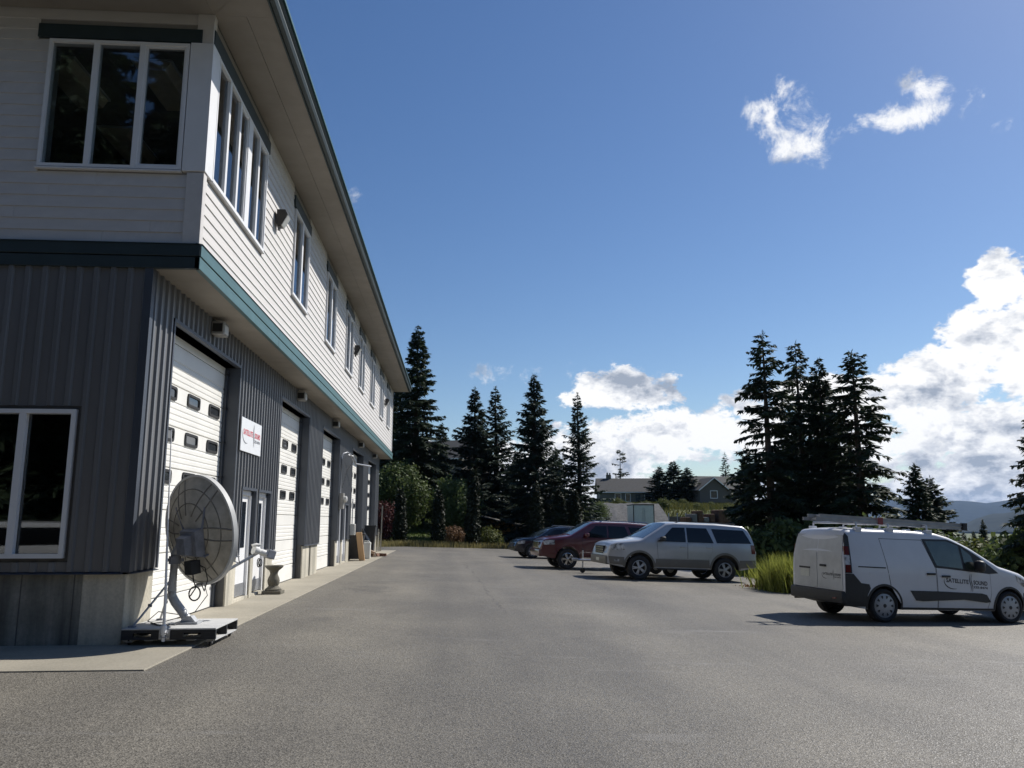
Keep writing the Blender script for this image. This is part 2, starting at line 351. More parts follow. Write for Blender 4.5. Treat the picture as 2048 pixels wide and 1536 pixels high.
# ------------------------------------------------------------------ ground
def sstep(a, b, x): t = np.clip((x - a) / (b - a), 0, 1); return t * t * (3 - 2 * t)
def terrain(X, Y):
    X = np.asarray(X, float); Y = np.asarray(Y, float)
    z = -.038 * (np.clip(X, -3.2, 16) + 3.2)
    az = np.degrees(np.arctan2(X, np.maximum(Y, 1e-3))); dist = np.hypot(X, Y)
    left = 1 - sstep(20, 27, az)
    rise = sstep(58, 96, Y) * 1.9 + sstep(95, 112, Y) * 2.1 + sstep(112, 175, Y) * 2.2 + sstep(180, 420, Y) * 3
    z = z + np.where(Y > 0, rise, 0) * left
    right = sstep(24, 33, az) * np.where(Y > 0, 1, 0)
    z = z - right * (sstep(30, 90, dist) * 2.5 + sstep(90, 420, dist) * 22)
    z = z - sstep(500, 2500, dist) * 18 * (1 - right * .4)
    bumps = .35 * np.sin(X * .11 + 1.3) * np.sin(Y * .083 + .4) + .12 * np.sin(X * .41) * np.cos(Y * .37)
    off = sstep(56, 75, Y) + sstep(22, 34, X); z = z + bumps * np.clip(off, 0, 1)
    # the bank where the lawn rises, left of the row of cypresses
    z = z + 1.5 * np.exp(-((X + 4.5) / 5.0) ** 2 - ((Y - 70) / 9.0) ** 2)
    return z
def TZ(x, y): return float(terrain(x, y))
def build_ground():
    # one sheet: a polar fan of cells, fine near the camera and coarse towards the horizon
    rad = [0] + list(np.concatenate([np.linspace(4, 120, 59), np.geomspace(124, 9500, 44)])); na = 168
    V = [(0, 0, TZ(0, 0))]; Fq = []
    ang = np.linspace(-math.pi, math.pi, na, endpoint=False)
    for r_ in rad[1:]:
        xs = np.sin(ang) * r_; ys = np.cos(ang) * r_; zs = terrain(xs, ys); V += list(zip(xs, ys, zs))
    mb = MB(); fs = [(0, 1 + (k + 1) % na, 1 + k) for k in range(na)]
    for i in range(len(rad) - 2):
        for k in range(na): a = 1 + i * na + k; b_ = 1 + i * na + (k + 1) % na; fs.append((a, b_, b_ + na, a + na))
    mb.add(V, fs)
    m, N, L, b = node_mat('meadow')
    geo = N.new('ShaderNodeNewGeometry')
    def nz(s, d, r):
        n = N.new('ShaderNodeTexNoise'); n.inputs['Scale'].default_value = s; n.inputs['Detail'].default_value = d; n.inputs['Roughness'].default_value = r; L.new(geo.outputs['Position'], n.inputs[0]); return n.outputs[0]
    cr = N.new('ShaderNodeValToRGB'); L.new(nz(.16, 7, .68), cr.inputs[0]); els = cr.color_ramp.elements
    els[0].position = .3; els[0].color = (.035, .055, .016, 1); els[1].position = .72; els[1].color = (.19, .155, .055, 1)
    e = els.new(.5); e.color = (.085, .11, .026, 1)
    mx = N.new('ShaderNodeMix'); mx.data_type = 'RGBA'; mx.blend_type = 'MULTIPLY'; mx.inputs[0].default_value = 1; L.new(cr.outputs[0], mx.inputs[6])
    c2 = N.new('ShaderNodeValToRGB'); L.new(nz(3.5, 6, .7), c2.inputs[0]); c2.color_ramp.elements[0].position = .3; c2.color_ramp.elements[0].color = (.45, .45, .45, 1); c2.color_ramp.elements[1].position = .65; c2.color_ramp.elements[1].color = (1.25, 1.25, 1.2, 1)
    L.new(c2.outputs[0], mx.inputs[7]); L.new(mx.outputs[2], b.inputs['Base Color']); b.inputs['Roughness'].default_value = .95
    bp = N.new('ShaderNodeBump'); bp.inputs['Strength'].default_value = .8; bp.inputs['Distance'].default_value = .3; L.new(nz(2.2, 5, .7), bp.inputs['Height']); L.new(bp.outputs[0], b.inputs['Normal'])
    tag(mb.build('ground', m, smooth=True, angle=80), kind='structure')
    # the asphalt lot: one sheet 30 mm over the ground with a soft rounded edge
    poly = [(-60, -45), (55, -45), (48, 4), (22, 15.5), (16.5, 20.5), (12.6, 24.0), (11.0, 27.0), (11.2, 34), (10.4, 44), (7.5, 52.5), (3.2, 54.3), (-2.0, 51.6), (-6.0, 50.4), (-14, 50.2), (-60, 50)]
    bm = bmesh.new(); f = bm.faces.new([bm.verts.new((x, y, 0)) for x, y in poly])
    bmesh.ops.bisect_plane(bm, geom=bm.faces[:] + bm.edges[:] + bm.verts[:], plane_co=(-3.2, 0, 0), plane_no=(1, 0, 0))
    bmesh.ops.bisect_plane(bm, geom=bm.faces[:] + bm.edges[:] + bm.verts[:], plane_co=(16, 0, 0), plane_no=(1, 0, 0))
    for v in bm.verts: v.co.z = -.038 * (min(max(v.co.x, -3.2), 16) + 3.2) + .03
    ed = [e for e in bm.edges if len(e.link_faces) == 1]
    ex = bmesh.ops.extrude_edge_only(bm, edges=ed)
    for v in ex['geom']:
        if isinstance(v, bmesh.types.BMVert): v.co.z -= .12
    tag(MB().bm(bm).build('asphalt_lot', asphalt_mat()), kind='structure')
build_ground()
LOT = .03
def LZ(x): return -.038 * (min(max(x, -3.2), 16) + 3.2) + LOT

# concrete apron along the wall: slabs with tooled joints
APR = concrete_mat('apron_concrete', (.30, .277, .228), stain=.72, streak=False)
apron = tag(bpy.data.objects.new('pavement', None), kind='structure'); COL.objects.link(apron)
joints = [8.86, 10.62] + [10.62 + 3.05 * k for k in range(1, 11)] + [44.3]
for a, b_ in zip(joints[:-1], joints[1:]):
    x0 = -12.0 if a < 10 else -4.6
    MB().bbox(x0, -3.2, a + .004, b_ - .004, -.12, .045, c=.008).build('slab', APR, apron)
ZP = .045   # top of the apron

# ------------------------------------------------------------------ the long building
XW, XU, Y0, Y1L, Y1 = -4.13, -3.54, 10.62, 42.95, 43.85
XB = -16.0                                   # back of the building
Z_ST, Z_B0, Z_B1, Z_SO = .93, 4.93, 5.27, 8.72
M_CLAD = pm('blue_grey_ribbed_metal', (.150, .152, .156), rough=.40, var=.12, scale=1.5, spec=.6, stretch=(2, 2, .25))
M_FLASH = pm('dark_grey_flashing', (.060, .070, .088), rough=.45, var=.08, scale=2)
M_SIDE = pm('pale_grey_lap_siding', (.60, .578, .555), rough=.62, var=.05, scale=1.4, bump=.12, bscale=30, stretch=(6, .4, 6))
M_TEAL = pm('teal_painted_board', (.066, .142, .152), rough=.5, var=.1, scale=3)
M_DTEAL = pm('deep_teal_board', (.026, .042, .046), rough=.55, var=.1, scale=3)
M_WHITE = pm('white_vinyl', (.78, .78, .78), rough=.42, var=.03, scale=3)
M_DOOR = pm('ivory_door_enamel', (.80, .785, .735), rough=.45, var=.05, scale=.9)
M_SOFF = pm('beige_soffit', (.27, .245, .21), rough=.75, var=.08, scale=2.2, bump=.06)
M_CONC = concrete_mat('stem_wall_concrete', (.30, .30, .275), stain=.42)
M_CPAL = concrete_mat('painted_pier_concrete', (.50, .475, .41), stain=.66)
M_BLACK = pm('black_rubber', (.016, .016, .017), rough=.65, var=.2, scale=9)
M_GLASS = glass_mat('window_glass', (.80, .83, .84), .3)
M_GLASSD = glass_mat('tinted_door_glass', (.30, .33, .36), 2.0)
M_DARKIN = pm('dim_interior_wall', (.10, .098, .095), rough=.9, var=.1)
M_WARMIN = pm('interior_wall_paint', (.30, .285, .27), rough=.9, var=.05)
M_STEEL = pm('galvanised_steel', (.42, .43, .45), rough=.42, var=.16, scale=14, metal=.75)
M_ROOF = pm('teal_standing_seam_roof', (.060, .135, .140), rough=.38, var=.08, scale=1.5, metal=.2)
bld = thing('commercial_building', 'long two-storey building with blue-grey ribbed metal below pale lap siding and white roll-up doors', 'building', (XW, Y0, 0))
BO = (XW, Y0, 0)
def bpart(mb, name, mat, parent=bld, **k): return mb.build(name, mat, parent, org=BO, **k)

DOORS = [(11.55, 15.15), (18.80, 22.42), (24.76, 28.40), (31.90, 35.60), (37.64, 41.20)]
PEDS = [(15.75, 16.84), (17.07, 18.13), (28.80, 29.78), (30.14, 31.12)]
Z_LT, Z_PD = 4.42, 2.17
XD = XW - .24                                 # plane of the roll-up doors
XP = XW - .10                                 # the entry doors sit closer to the face
# structural core (one closed shell behind the cladding, with the openings left free)
core = MB()
ys = [Y0 + .02]
segs = sorted([(a, b_, Z_LT) for a, b_ in DOORS] + [(a, b_, Z_PD) for a, b_ in PEDS])
cur = Y0 + .02
for a, b_, h in segs:
    core.box(XW - .60, XW - .045, cur, a, 0, Z_B0); core.box(XW - .60, XW - .045, a, b_, h, Z_B0); cur = b_
core.box(XW - .60, XW - .045, cur, Y1L, 0, Z_B0)
core.box(XB, XW - .60, Y1L - .25, Y1L - .02, 0, Z_B0)               # far end
core.box(XB, XB + .25, Y0 + .30, Y1L - .25, 0, Z_SO)                # back
core.box(XB + .25, XW - .6, Y0 + .3, Y1L - .25, Z_B0 + .08, Z_B0 + .25)   # upper floor slab
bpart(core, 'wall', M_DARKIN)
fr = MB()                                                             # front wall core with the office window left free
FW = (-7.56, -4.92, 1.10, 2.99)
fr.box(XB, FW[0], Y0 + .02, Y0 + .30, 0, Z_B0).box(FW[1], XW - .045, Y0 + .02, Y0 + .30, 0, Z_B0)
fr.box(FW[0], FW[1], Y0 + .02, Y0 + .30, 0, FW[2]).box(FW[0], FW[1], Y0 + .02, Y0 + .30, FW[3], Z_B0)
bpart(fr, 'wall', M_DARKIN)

def rib_sheet(u0, u1, z0, z1, axis):
    """one ribbed sheet between u0 and u1; axis 'Y' lies on the long wall, axis 'X' on the front"""
    P = .22; pts = []
    k = math.floor(u0 / P) - 1; us = []
    while k * P < u1 + P:
        c = k * P
        us += [(c - .046, 0), (c - .026, .034), (c + .026, .034), (c + .046, 0)]; k += 1
    prof = [(u0, None)] + [q for q in us if u0 + .002 < q[0] < u1 - .002] + [(u1, None)]
    def hgt(u):
        for i in range(len(us) - 1):
            if us[i][0] <= u <= us[i + 1][0]:
                t = (u - us[i][0]) / (us[i + 1][0] - us[i][0]); return us[i][1] + t * (us[i + 1][1] - us[i][1])
        return 0
    prof = [(u, hgt(u) if h is None else h) for u, h in prof]
    vs = []; fs = []
    for u, h in prof:
        for z in (z0, z1):
            vs.append((XW + h, u, z) if axis == 'Y' else (u, Y0 - h, z))
    for i in range(len(prof) - 1): fs.append((2 * i, 2 * i + 2, 2 * i + 3, 2 * i + 1))
    n = len(vs)                                   # back face and edges give the sheet its thickness
    for u, h in prof:
        for z in (z0, z1): vs.append((XW + h - .012, u, z) if axis == 'Y' else (u, Y0 - h + .012, z))
    for i in range(len(prof) - 1):
        fs.append((n + 2 * i, n + 2 * i + 1, n + 2 * i + 3, n + 2 * i + 2)); fs.append((2 * i, n + 2 * i, n + 2 * i + 2, 2 * i + 2)); fs.append((2 * i + 1, 2 * i + 3, n + 2 * i + 3, n + 2 * i + 1))
    return MB().add(vs, fs)
def clad(u0, u1, z0, z1, axis):
    W = .88; k = math.floor(u0 / W + 1e-6); a = u0
    while a < u1 - .01:
        b_ = min((k + 1) * W, u1)
        if u1 - b_ < .12: b_ = u1
        bpart(rib_sheet(a, b_ - .0015, z0, z1, axis), 'metal_panel', M_CLAD); a = b_; k += 1
openY = segs; cur = Y0 + .015
for a, b_, h in segs:
    if a - cur > .03: clad(cur, a, Z_ST, Z_B0, 'Y')
    clad(a, b_, h + .05, Z_B0, 'Y'); cur = b_
clad(cur, Y1L, Z_ST, Z_B0, 'Y')
clad(-9.9, FW[0] - .06, Z_ST, Z_B0, 'X'); clad(FW[0] - .06, FW[1] + .06, Z_ST, FW[2] - .05, 'X'); clad(FW[0] - .06, FW[1] + .06, FW[3] + .05, Z_B0, 'X'); clad(FW[1] + .06, XW - .015, Z_ST, Z_B0, 'X')
# corner flashing, drip flashing, reveals
fl = MB().box(XW - .07, XW + .036, Y0 - .037, Y0 + .07, Z_ST - .005, Z_B0)
bpart(fl, 'corner_flashing', M_FLASH)
cur = Y0
gaps = []
for a, b_, h in segs: gaps.append((cur, a)); cur = b_
gaps.append((cur, Y1L))
for a, b_ in gaps:
    if b_ - a > .03: bpart(MB().prism([(XW - .05, Z_ST - .002), (XW + .055, Z_ST - .03), (XW + .055, Z_ST - .022), (XW - .05, Z_ST + .01)], 'Y', a + .002, b_ - .002), 'drip_flashing', M_FLASH)
bpart(MB().prism([(Y0 + .05, Z_ST - .002), (Y0 - .055, Z_ST - .03), (Y0 - .055, Z_ST - .022), (Y0 + .05, Z_ST + .01)], 'X', -9.9, XW - .06), 'drip_flashing', M_FLASH)
for a, b_, h in segs:
    rv = MB(); t = .018
    XQ = XD if h > 3 else XP - .07
    rv.box(XQ - .02, XW + .038, a - .03, a + t, Z_ST, h + .05); rv.box(XQ - .02, XW + .038, b_ - t, b_ + .03, Z_ST, h + .05); rv.box(XQ - .02, XW + .040, a - .03, b_ + .03, h, h + .052)
    bpart(rv, 'opening_flashing', M_FLASH)
# concrete stem wall: piers between the openings and the front
for a, b_ in gaps:
    if b_ - a < .03: continue
    w = b_ - a
    ps = [(a, b_)] if w < 1.2 or a < Y0 + .1 else [(a, a + w / 2 - .06), (a + w / 2 + .06, b_)]
    if a > 22 and a < 24.7: ps = [(a, a + 1.02), (a + 1.22, b_)]
    for p, q in ps:
        MBx = MB().bbox(XD - .3, XW - .012, p + .002, q - .002, 0, Z_ST - .03, c=.012); bpart(MBx, 'concrete_pier', M_CPAL)
    if len(ps) == 2: bpart(MB().box(XD - .3, XW - .10, ps[0][1] - .01, ps[1][0] + .01, 0, Z_ST - .035), 'concrete_pier', M_CONC)
for p, q in ((-9.9, -7.75), (-7.74, -6.32), (-6.31, -5.42), (-5.41, -4.78), (-4.77, -4.145)):
    bpart(MB().bbox(p, q, Y0 + .012, Y0 + .30, 0, Z_ST - .03, c=.014), 'concrete_panel', M_CONC)

# ---- roll-up doors
def overhead_door(a, b_, idx):
    w = b_ - a; d = bpart(MB().box(XD - .09, XD - .045, a + .02, b_ - .02, 0.05, Z_LT), 'garage_door', M_DOOR)
    zs = [.05, .45, 1.09, 1.728, 2.366, 3.004, 3.642, 4.28, 4.42]
    g = .006
    for k in range(len(zs) - 1):
        z0, z1 = zs[k] + g, zs[k + 1] - g; hh = z1 - z0; mb = MB(); cut = z1 - .255 if hh > .5 else z1
        lo = cut if hh > .5 else z1
        # ribbed lower field
        if hh > .5:
            n = 4; step = (lo - z0 - .01) / n
            prof = [(XD - .045, z0)]
            for i in range(n):
                q = z0 + i * step; prof += [(XD - .004, q + .006), (XD, q + .012), (XD, q + step - .020), (XD - .010, q + step - .010)]
            prof += [(XD - .012, lo - .005), (XD, lo + .008), (XD, z1 - .006), (XD - .006, z1), (XD - .045, z1)]
        else: prof = [(XD - .045, z0), (XD - .005, z0), (XD, z0 + .008), (XD, z1 - .008), (XD - .005, z1), (XD - .045, z1)]
        mb.prism(prof, 'Y', a + .035, b_ - .06); bpart(mb, 'panel', M_DOOR, d)
        if k in (3, 4, 5):
            wc = [a + w * .20, a + w * .515, a + w * .83] if idx == 0 else [a + w * q for q in (.19, .50, .81)]
            zc = z1 - .128
            for c in wc:
                ww, wh = .31, .105
                bm = bmesh.new(); o_ = []; i_ = []
                def rr(hw, hh_, x, cr=.05):
                    pts = []
                    for (sx, sy, a0) in ((1, 1, 0), (-1, 1, 90), (-1, -1, 180), (1, -1, 270)):
                        for t in (0, 45, 90): an = R(a0 + t); pts.append(bm.verts.new((x, c + sx * (hw - cr) + cr * math.cos(an), zc + sy * (hh_ - cr) + cr * math.sin(an))))
                    return pts
                A = rr(ww, wh, XD - .01); B = rr(ww, wh, XD + .022); C = rr(ww - .045, wh - .04, XD + .022, .03); D = rr(ww - .05, wh - .045, XD + .002, .028)
                for P, Q in ((A, B), (B, C), (C, D)):
                    for i in range(12): bm.faces.new((P[i], P[(i + 1) % 12], Q[(i + 1) % 12], Q[i]))
                bpart(MB().bm(bm), 'window_frame', M_BLACK, d)
                bpart(MB().box(XD + .001, XD + .004, c - ww + .045, c + ww - .045, zc - wh + .04, zc + wh - .04), 'pane', M_DGL, d)
    bpart(MB().box(XD - .06, XD + .006, a + .02, b_ - .02, .046, .058), 'bottom_seal', M_BLACK, d)
    tr = MB().box(XD + .004, XD + .05, b_ - .085, b_ - .02, .05, Z_LT - .05); bpart(tr, 'side_track', M_FLASH, d)
    for z in zs[1:-1]: bpart(MB().box(XD + .05, XD + .075, b_ - .16, b_ - .03, z - .012, z + .012), 'hinge', M_BLACK, d)
M_DGL = pm('dark_door_light', (.030, .034, .038), rough=.06, var=.1, spec=.9)
for i, (a, b_) in enumerate(DOORS): overhead_door(a, b_, i)
# ---- pedestrian doors
def ped_door(a, b_):
    d = bpart(MB().box(XP - .05, XP - .005, a + .09, b_ - .09, .12, Z_PD - .09), 'entry_door', M_WHITE)
    fr_ = MB(); 
    for p, q in ((a + .018, a + .09), (b_ - .09, b_ - .018)): fr_.box(XP - .08, XP + .05, p, q, .06, Z_PD - .002)
    fr_.box(XP - .08, XP + .05, a + .018, b_ - .018, Z_PD - .09, Z_PD - .002); bpart(fr_, 'door_frame', M_WHITE, d)
    bpart(MB().box(XP - .006, XP + .004, a + .24, b_ - .24, 1.05, 1.95), 'pane', M_GLASSD, d)
    bpart(MB().box(XP - .3, XW - .03, a + .018, b_ - .018, 0, .10), 'threshold', M_CPAL, d)
    bpart(MB().tube([(XP, a + .17, 1.03), (XP + .06, a + .17, 1.03)], .012).tube([(XP + .06, a + .15, 1.03), (XP + .06, a + .30, 1.03)], .011).lathe([(.035, 0), (.035, .012), (0, .012)], (XP - .004, a + .17, 1.03), 'X', 12), 'handle', M_STEEL, d, smooth=True)
    bpart(MB().box(XP - .0045, XP + .002, a + .11, b_ - .11, .13, .36), 'kick_plate', M_STEEL, d)
for a, b_ in PEDS: ped_door(a, b_)

# ---- upper storey
bpart(MB().box(XW - .05, XU - .03, Y0 + .02, Y1, Z_B0 + .012, Z_B0 + .10), 'floor_edge', M_DARKIN)
# overhang soffit panels
y = Y0 + .004
while y < Y1 - .05:
    e = min(y + 3.66, Y1); bpart(MB().box(XW - .02, XU + .02, y + .001, e - .001, Z_B0 - .004, Z_B0 + .012), 'soffit_panel', M_SOFF); y = e
def teal_band(u0, u1, axis):
    for (z0, z1, pr) in ((Z_B0 - .012, Z_B0 + .150, .050), (Z_B0 + .162, Z_B1 - .012, .062)):
        mb = MB()
        if axis == 'Y': mb.bbox(XU - .02, XU + pr, u0, u1, z0, z1, c=.006)
        else: mb.bbox(u0, u1, Y0 - pr, Y0 + .02, z0, z1, c=.006)
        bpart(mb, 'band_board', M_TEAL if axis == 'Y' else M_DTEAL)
    mb = MB()
    if axis == 'Y': mb.prism([(XU - .02, Z_B1 - .002), (XU + .075, Z_B1 - .014), (XU + .075, Z_B1 - .006), (XU - .02, Z_B1 + .012)], 'Y', u0, u1)
    else: mb.prism([(Y0 + .02, Z_B1 - .002), (Y0 - .075, Z_B1 - .014), (Y0 - .075, Z_B1 - .006), (Y0 + .02, Z_B1 + .012)], 'X', u0, u1)
    bpart(mb, 'band_flashing', M_DTEAL)
yy = Y0 - .05
while yy < Y1: e = min(yy + 4.88, Y1 + .02); teal_band(yy, e - .003, 'Y'); yy = e
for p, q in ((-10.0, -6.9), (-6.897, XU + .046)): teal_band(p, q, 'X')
# windows: long wall (y0, y1, lites) and the front
WZ0, WZ1 = 6.34, 8.24
WIN = [(10.92, 13.98, 5), (16.60, 18.28, 2), (21.00, 22.66, 2), (24.92, 26.56, 2), (28.45, 30.05, 2), (32.30, 33.95, 2), (36.45, 38.1, 2), (40.2, 41.85, 2)]
FWX = (-5.76, -3.84)
# wall sheathing behind the siding
sh = MB(); cur = Y0 + .3
for a, b_, n in WIN:
    if a > cur: sh.box(XU - .24, XU - .03, cur, a, Z_B1 - .2, Z_SO)
    sh.box(XU - .24, XU - .03, max(a, cur), b_, Z_B1 - .2, WZ0).box(XU - .24, XU - .03, max(a, cur), b_, WZ1, Z_SO); cur = b_
sh.box(XU - .24, XU - .03, cur, Y1 - .02, Z_B1 - .2, Z_SO).box(XB, XU - .24, Y1 - .2, Y1 - .02, Z_B0, Z_SO)
sh.box(XB, FWX[0], Y0 + .03, Y0 + .3, Z_B0, Z_SO).box(FWX[0], XU - .03, Y0 + .03, Y0 + .3, Z_B0, WZ0).box(FWX[0], XU - .03, Y0 + .03, Y0 + .3, WZ1, Z_SO).box(FWX[1], XU - .03, Y0 + .03, Y0 + .3, WZ0, WZ1)
bpart(sh, 'wall', M_WARMIN)
EXP = .1643
_bd = {}
def board_mesh(axis):
    if axis in _bd: return _bd[axis]
    prof = [(.0, 0), (.024, 0), (.024, .006), (.008, EXP + .02), (0, EXP + .02)]
    mb = MB()
    if axis == 'Y': mb.prism(prof, 'Y', 0, 1)
    else: mb.prism([(p[0] * -1, p[1]) for p in prof], 'X', 0, 1); 
    if axis == 'X': mb.v = [(p[0], p[1], p[2]) for p in mb.v]
    o = mb.build('tmp', M_SIDE); me = o.data; me.name = 'siding_board'; bpy.data.objects.remove(o); _bd[axis] = me; return me
def board(axis, u0, u1, z):
    o = link('siding_board', board_mesh(axis), bld)
    if axis == 'Y': o.location = (XU - .026 - XW, u0 - Y0, z); o.scale = (1, u1 - u0, 1)
    else: o.location = (u0 - XW, .026, z); o.scale = (u1 - u0, 1, 1)
HDR = []                                                    # dark header boards over the windows
for a, b_, n in WIN: HDR.append((a - .12 if n == 2 else Y0 + .02, b_ + .12))
rows = int((Z_SO - Z_B1) / EXP) + 1
for k in range(rows):
    z = Z_B1 + .008 + k * EXP; top = z + EXP
    cuts = [Y0 + .12] + [Y1 - .10]; holes = []
    for (a, b_, n), (h0, h1) in zip(WIN, HDR):
        if top > WZ0 + .01 and z < WZ1 - .01: holes.append((a - (.35 if n == 5 else 0), b_))
        elif z >= WZ1 - .12: holes.append((h0, h1))
    segl = []; c = cuts[0]
    for a, b_ in holes:
        if a > c: segl.append((c, a))
        c = max(c, b_)
    segl.append((c, cuts[1]))
    off = rnd.random() * 3.6
    for a, b_ in segl:
        p = a
        while p < b_ - .01:
            e = math.floor((p + off) / 3.66 + 1 + 1e-6) * 3.66 - off
            if b_ - e < .35: e = b_
            e = min(e, b_); board('Y', p + .0015, e - .0015, z); p = e
    # front rows
    fh = []
    if top > WZ0 + .01 and z < WZ1 - .01: fh = [(FWX[0], XU)]
    elif z >= WZ1 - .01 and z < WZ1 + .2: fh = [(FWX[0] - .17, FWX[1] + .16)]
    c = -9.9; fs = []
    for a, b_ in fh: fs.append((c, a)); c = b_
    if c < XU - .24: fs.append((c, XU - .22))
    for a, b_ in fs:
        p = a
        while p < b_ - .01:
            e = math.floor((p + off) / 3.66 + 1 + 1e-6) * 3.66 - off
            if b_ - e < .35: e = b_
            e = min(e, b_); board('X', p + .0015, e - .0015, z); p = e
# corner boards (below and above the corner window)
for z0, z1 in ((Z_B1 + .012, WZ0 - .03), (WZ1 + .03, Z_SO)):
    bpart(MB().bbox(XU - .22, XU + .012, Y0 - .014, Y0 + .004, z0, z1, c=.004), 'corner_board', M_SIDE)
    bpart(MB().bbox(XU - .01, XU + .013, Y0 + .004, Y0 + .12, z0, z1, c=.004), 'corner_board', M_SIDE)
bpart(MB().bbox(XU - .03, XU + .014, Y1 - .10, Y1 + .02, Z_B1 + .01, Z_SO, c=.004), 'corner_board', M_WHITE)
# corner window post: white wrapped box
bpart(MB().bbox(FWX[1] + .012, XU + .030, Y0 - .032, Y0 + .32, WZ0 - .015, WZ1 + .02, c=.006), 'corner_post', M_WHITE)
def window(axis, u0, u1, z0, z1, edges, trim=.042, sash=()):
    """framed window; edges are mullion centres; outward is +X (axis Y) or -Y (axis X)"""
    def bx(a, b_, c, d, i, o_):     # a..b along the wall, c..d in z, i..o_ outward
        return MB().bbox(XU + i, XU + o_, a, b_, c, d, c=.004) if axis == 'Y' else MB().bbox(a, b_, Y0 - o_, Y0 - i, c, d, c=.004)
    def bx2(mb, a, b_, c, d, i, o_):
        return mb.box(XU + i, XU + o_, a, b_, c, d) if axis == 'Y' else mb.box(a, b_, Y0 - o_, Y0 - i, c, d)
    mb = MB(); bx2(mb, u0, u0 + trim, z0, z1, -.10, .034); bx2(mb, u1 - trim, u1, z0, z1, -.10, .034); bx2(mb, u0 + trim, u1 - trim, z0, z0 + trim, -.10, .034); bx2(mb, u0 + trim, u1 - trim, z1 - trim, z1, -.10, .034)
    w = bpart(mb, 'window', M_WHITE)
    for e, wd in edges: bpart(bx2(MB(), e - wd / 2, e + wd / 2, z0 + trim, z1 - trim, -.09, .030), 'mullion', M_WHITE, w)
    st = [u0 + trim] + [q for e, wd in edges for q in (e - wd / 2, e + wd / 2)] + [u1 - trim]
    for k in range(0, len(st), 2):
        a, b_ = st[k], st[k + 1]; i0 = -.022
        if k // 2 in sash:
            mb = MB(); t = .032
            bx2(mb, a, a + t, z0 + trim, z1 - trim, -.06, .012); bx2(mb, b_ - t, b_, z0 + trim, z1 - trim, -.06, .012); bx2(mb, a + t, b_ - t, z0 + trim, z0 + trim + t, -.06, .012); bx2(mb, a + t, b_ - t, z1 - trim - t, z1 - trim, -.06, .012)
            bpart(mb, 'sash', M_WHITE, w); a += t; b_ -= t; 
            bpart(bx2(MB(), a, b_, z0 + trim + t, z1 - trim - t, i0, i0 + .006), 'pane', M_GLASS, w)
        else: bpart(bx2(MB(), a, b_, z0 + trim, z1 - trim, i0, i0 + .006), 'pane', M_GLASS, w)
    # sloping sill
    mb = MB()
    if axis == 'Y': mb.prism([(XU - .05, z0 - .03), (XU + .05, z0 - .034), (XU + .05, z0 - .018), (XU - .05, z0 - .001)], 'Y', u0 - .02, u1 + .02)
    else: mb.prism([(Y0 + .05, z0 - .03), (Y0 - .05, z0 - .034), (Y0 - .05, z0 - .018), (Y0 + .05, z0 - .001)], 'X', u0 - .02, u1 + .0)
    bpart(mb, 'sill', M_WHITE, w); return w
for (a, b_, n), (h0, h1) in zip(WIN, HDR):
    if n == 5:
        ww = (b_ - a); es = [(a + ww * .2, .09), (a + ww * .395, .09), (a + ww * .60, .24), (a + ww * .80, .09)]; window('Y', a, b_, WZ0, WZ1, es, sash=(2, 4))
    else: window('Y', a, b_, WZ0, WZ1, [((a + b_) / 2, .13)], sash=(1,))
    bpart(MB().bbox(XU - .02, XU + .030, h0, h1, WZ1 + .028, WZ1 + .26, c=.004), 'header_board', M_DTEAL)
window('X', FWX[0], FWX[1], WZ0, WZ1, [(FWX[0] + .645, .075), (FWX[0] + 1.275, .075)], sash=(2,))
bpart(MB().bbox(FWX[0] - .17, FWX[1] + .16, Y0 - .030, Y0 + .02, WZ1 + .028, WZ1 + .23, c=.004), 'header_board', M_DTEAL)
# ground-floor office window on the front
def office_window():
    a, b_, z0, z1 = FW; mb = MB(); t = .055
    for p, q, c, d in ((a, a + t, z0, z1), (b_ - t, b_, z0, z1), (a + t, b_ - t, z0, z0 + t), (a + t, b_ - t, z1 - t, z1)): mb.box(p, q, Y0 - .05, Y0 + .10, c, d)
    w = bpart(mb, 'window', M_WHITE); n = 4; st = (b_ - a) / n
    for k in range(1, n): bpart(MB().box(a + st * k - .045, a + st * k + .045, Y0 - .045, Y0 + .09, z0 + t, z1 - t), 'mullion', M_WHITE, w)
    for k in range(n): bpart(MB().box(a + st * k + .045, a + st * (k + 1) - .045, Y0 + .03, Y0 + .036, z0 + t, z1 - t), 'pane', M_GLASS, w)
office_window()
# rooms behind the glass
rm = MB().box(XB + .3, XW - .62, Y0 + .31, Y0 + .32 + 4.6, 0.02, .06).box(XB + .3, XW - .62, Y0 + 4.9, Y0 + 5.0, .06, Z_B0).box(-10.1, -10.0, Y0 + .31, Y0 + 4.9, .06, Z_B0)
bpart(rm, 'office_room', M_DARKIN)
rm = MB().box(-10.0, XU - .25, Y0 + 5.9, Y0 + 6.0, Z_B0 + .3, Z_SO - .16).box(-10.1, -10.0, Y0 + .31, Y0 + 5.9, Z_B0 + .3, Z_SO - .16)
bpart(rm, 'upper_room', M_WARMIN)
bpart(MB().box(-9.99, XU - .25, Y0 + .31, Y0 + 5.89, Z_B0 + .26, Z_B0 + .29), 'bounce_floor', pm('pale_bounce_floor', (.50, .46, .40), rough=.95, var=.06))  # unseen pale floor, added to bounce sunlight up to the ceiling lights
bpart(MB().box(XB + .3, XU - .25, Y0 + .31, Y1 - .21, Z_SO - .15, Z_SO - .02), 'ceiling', M_WARMIN)
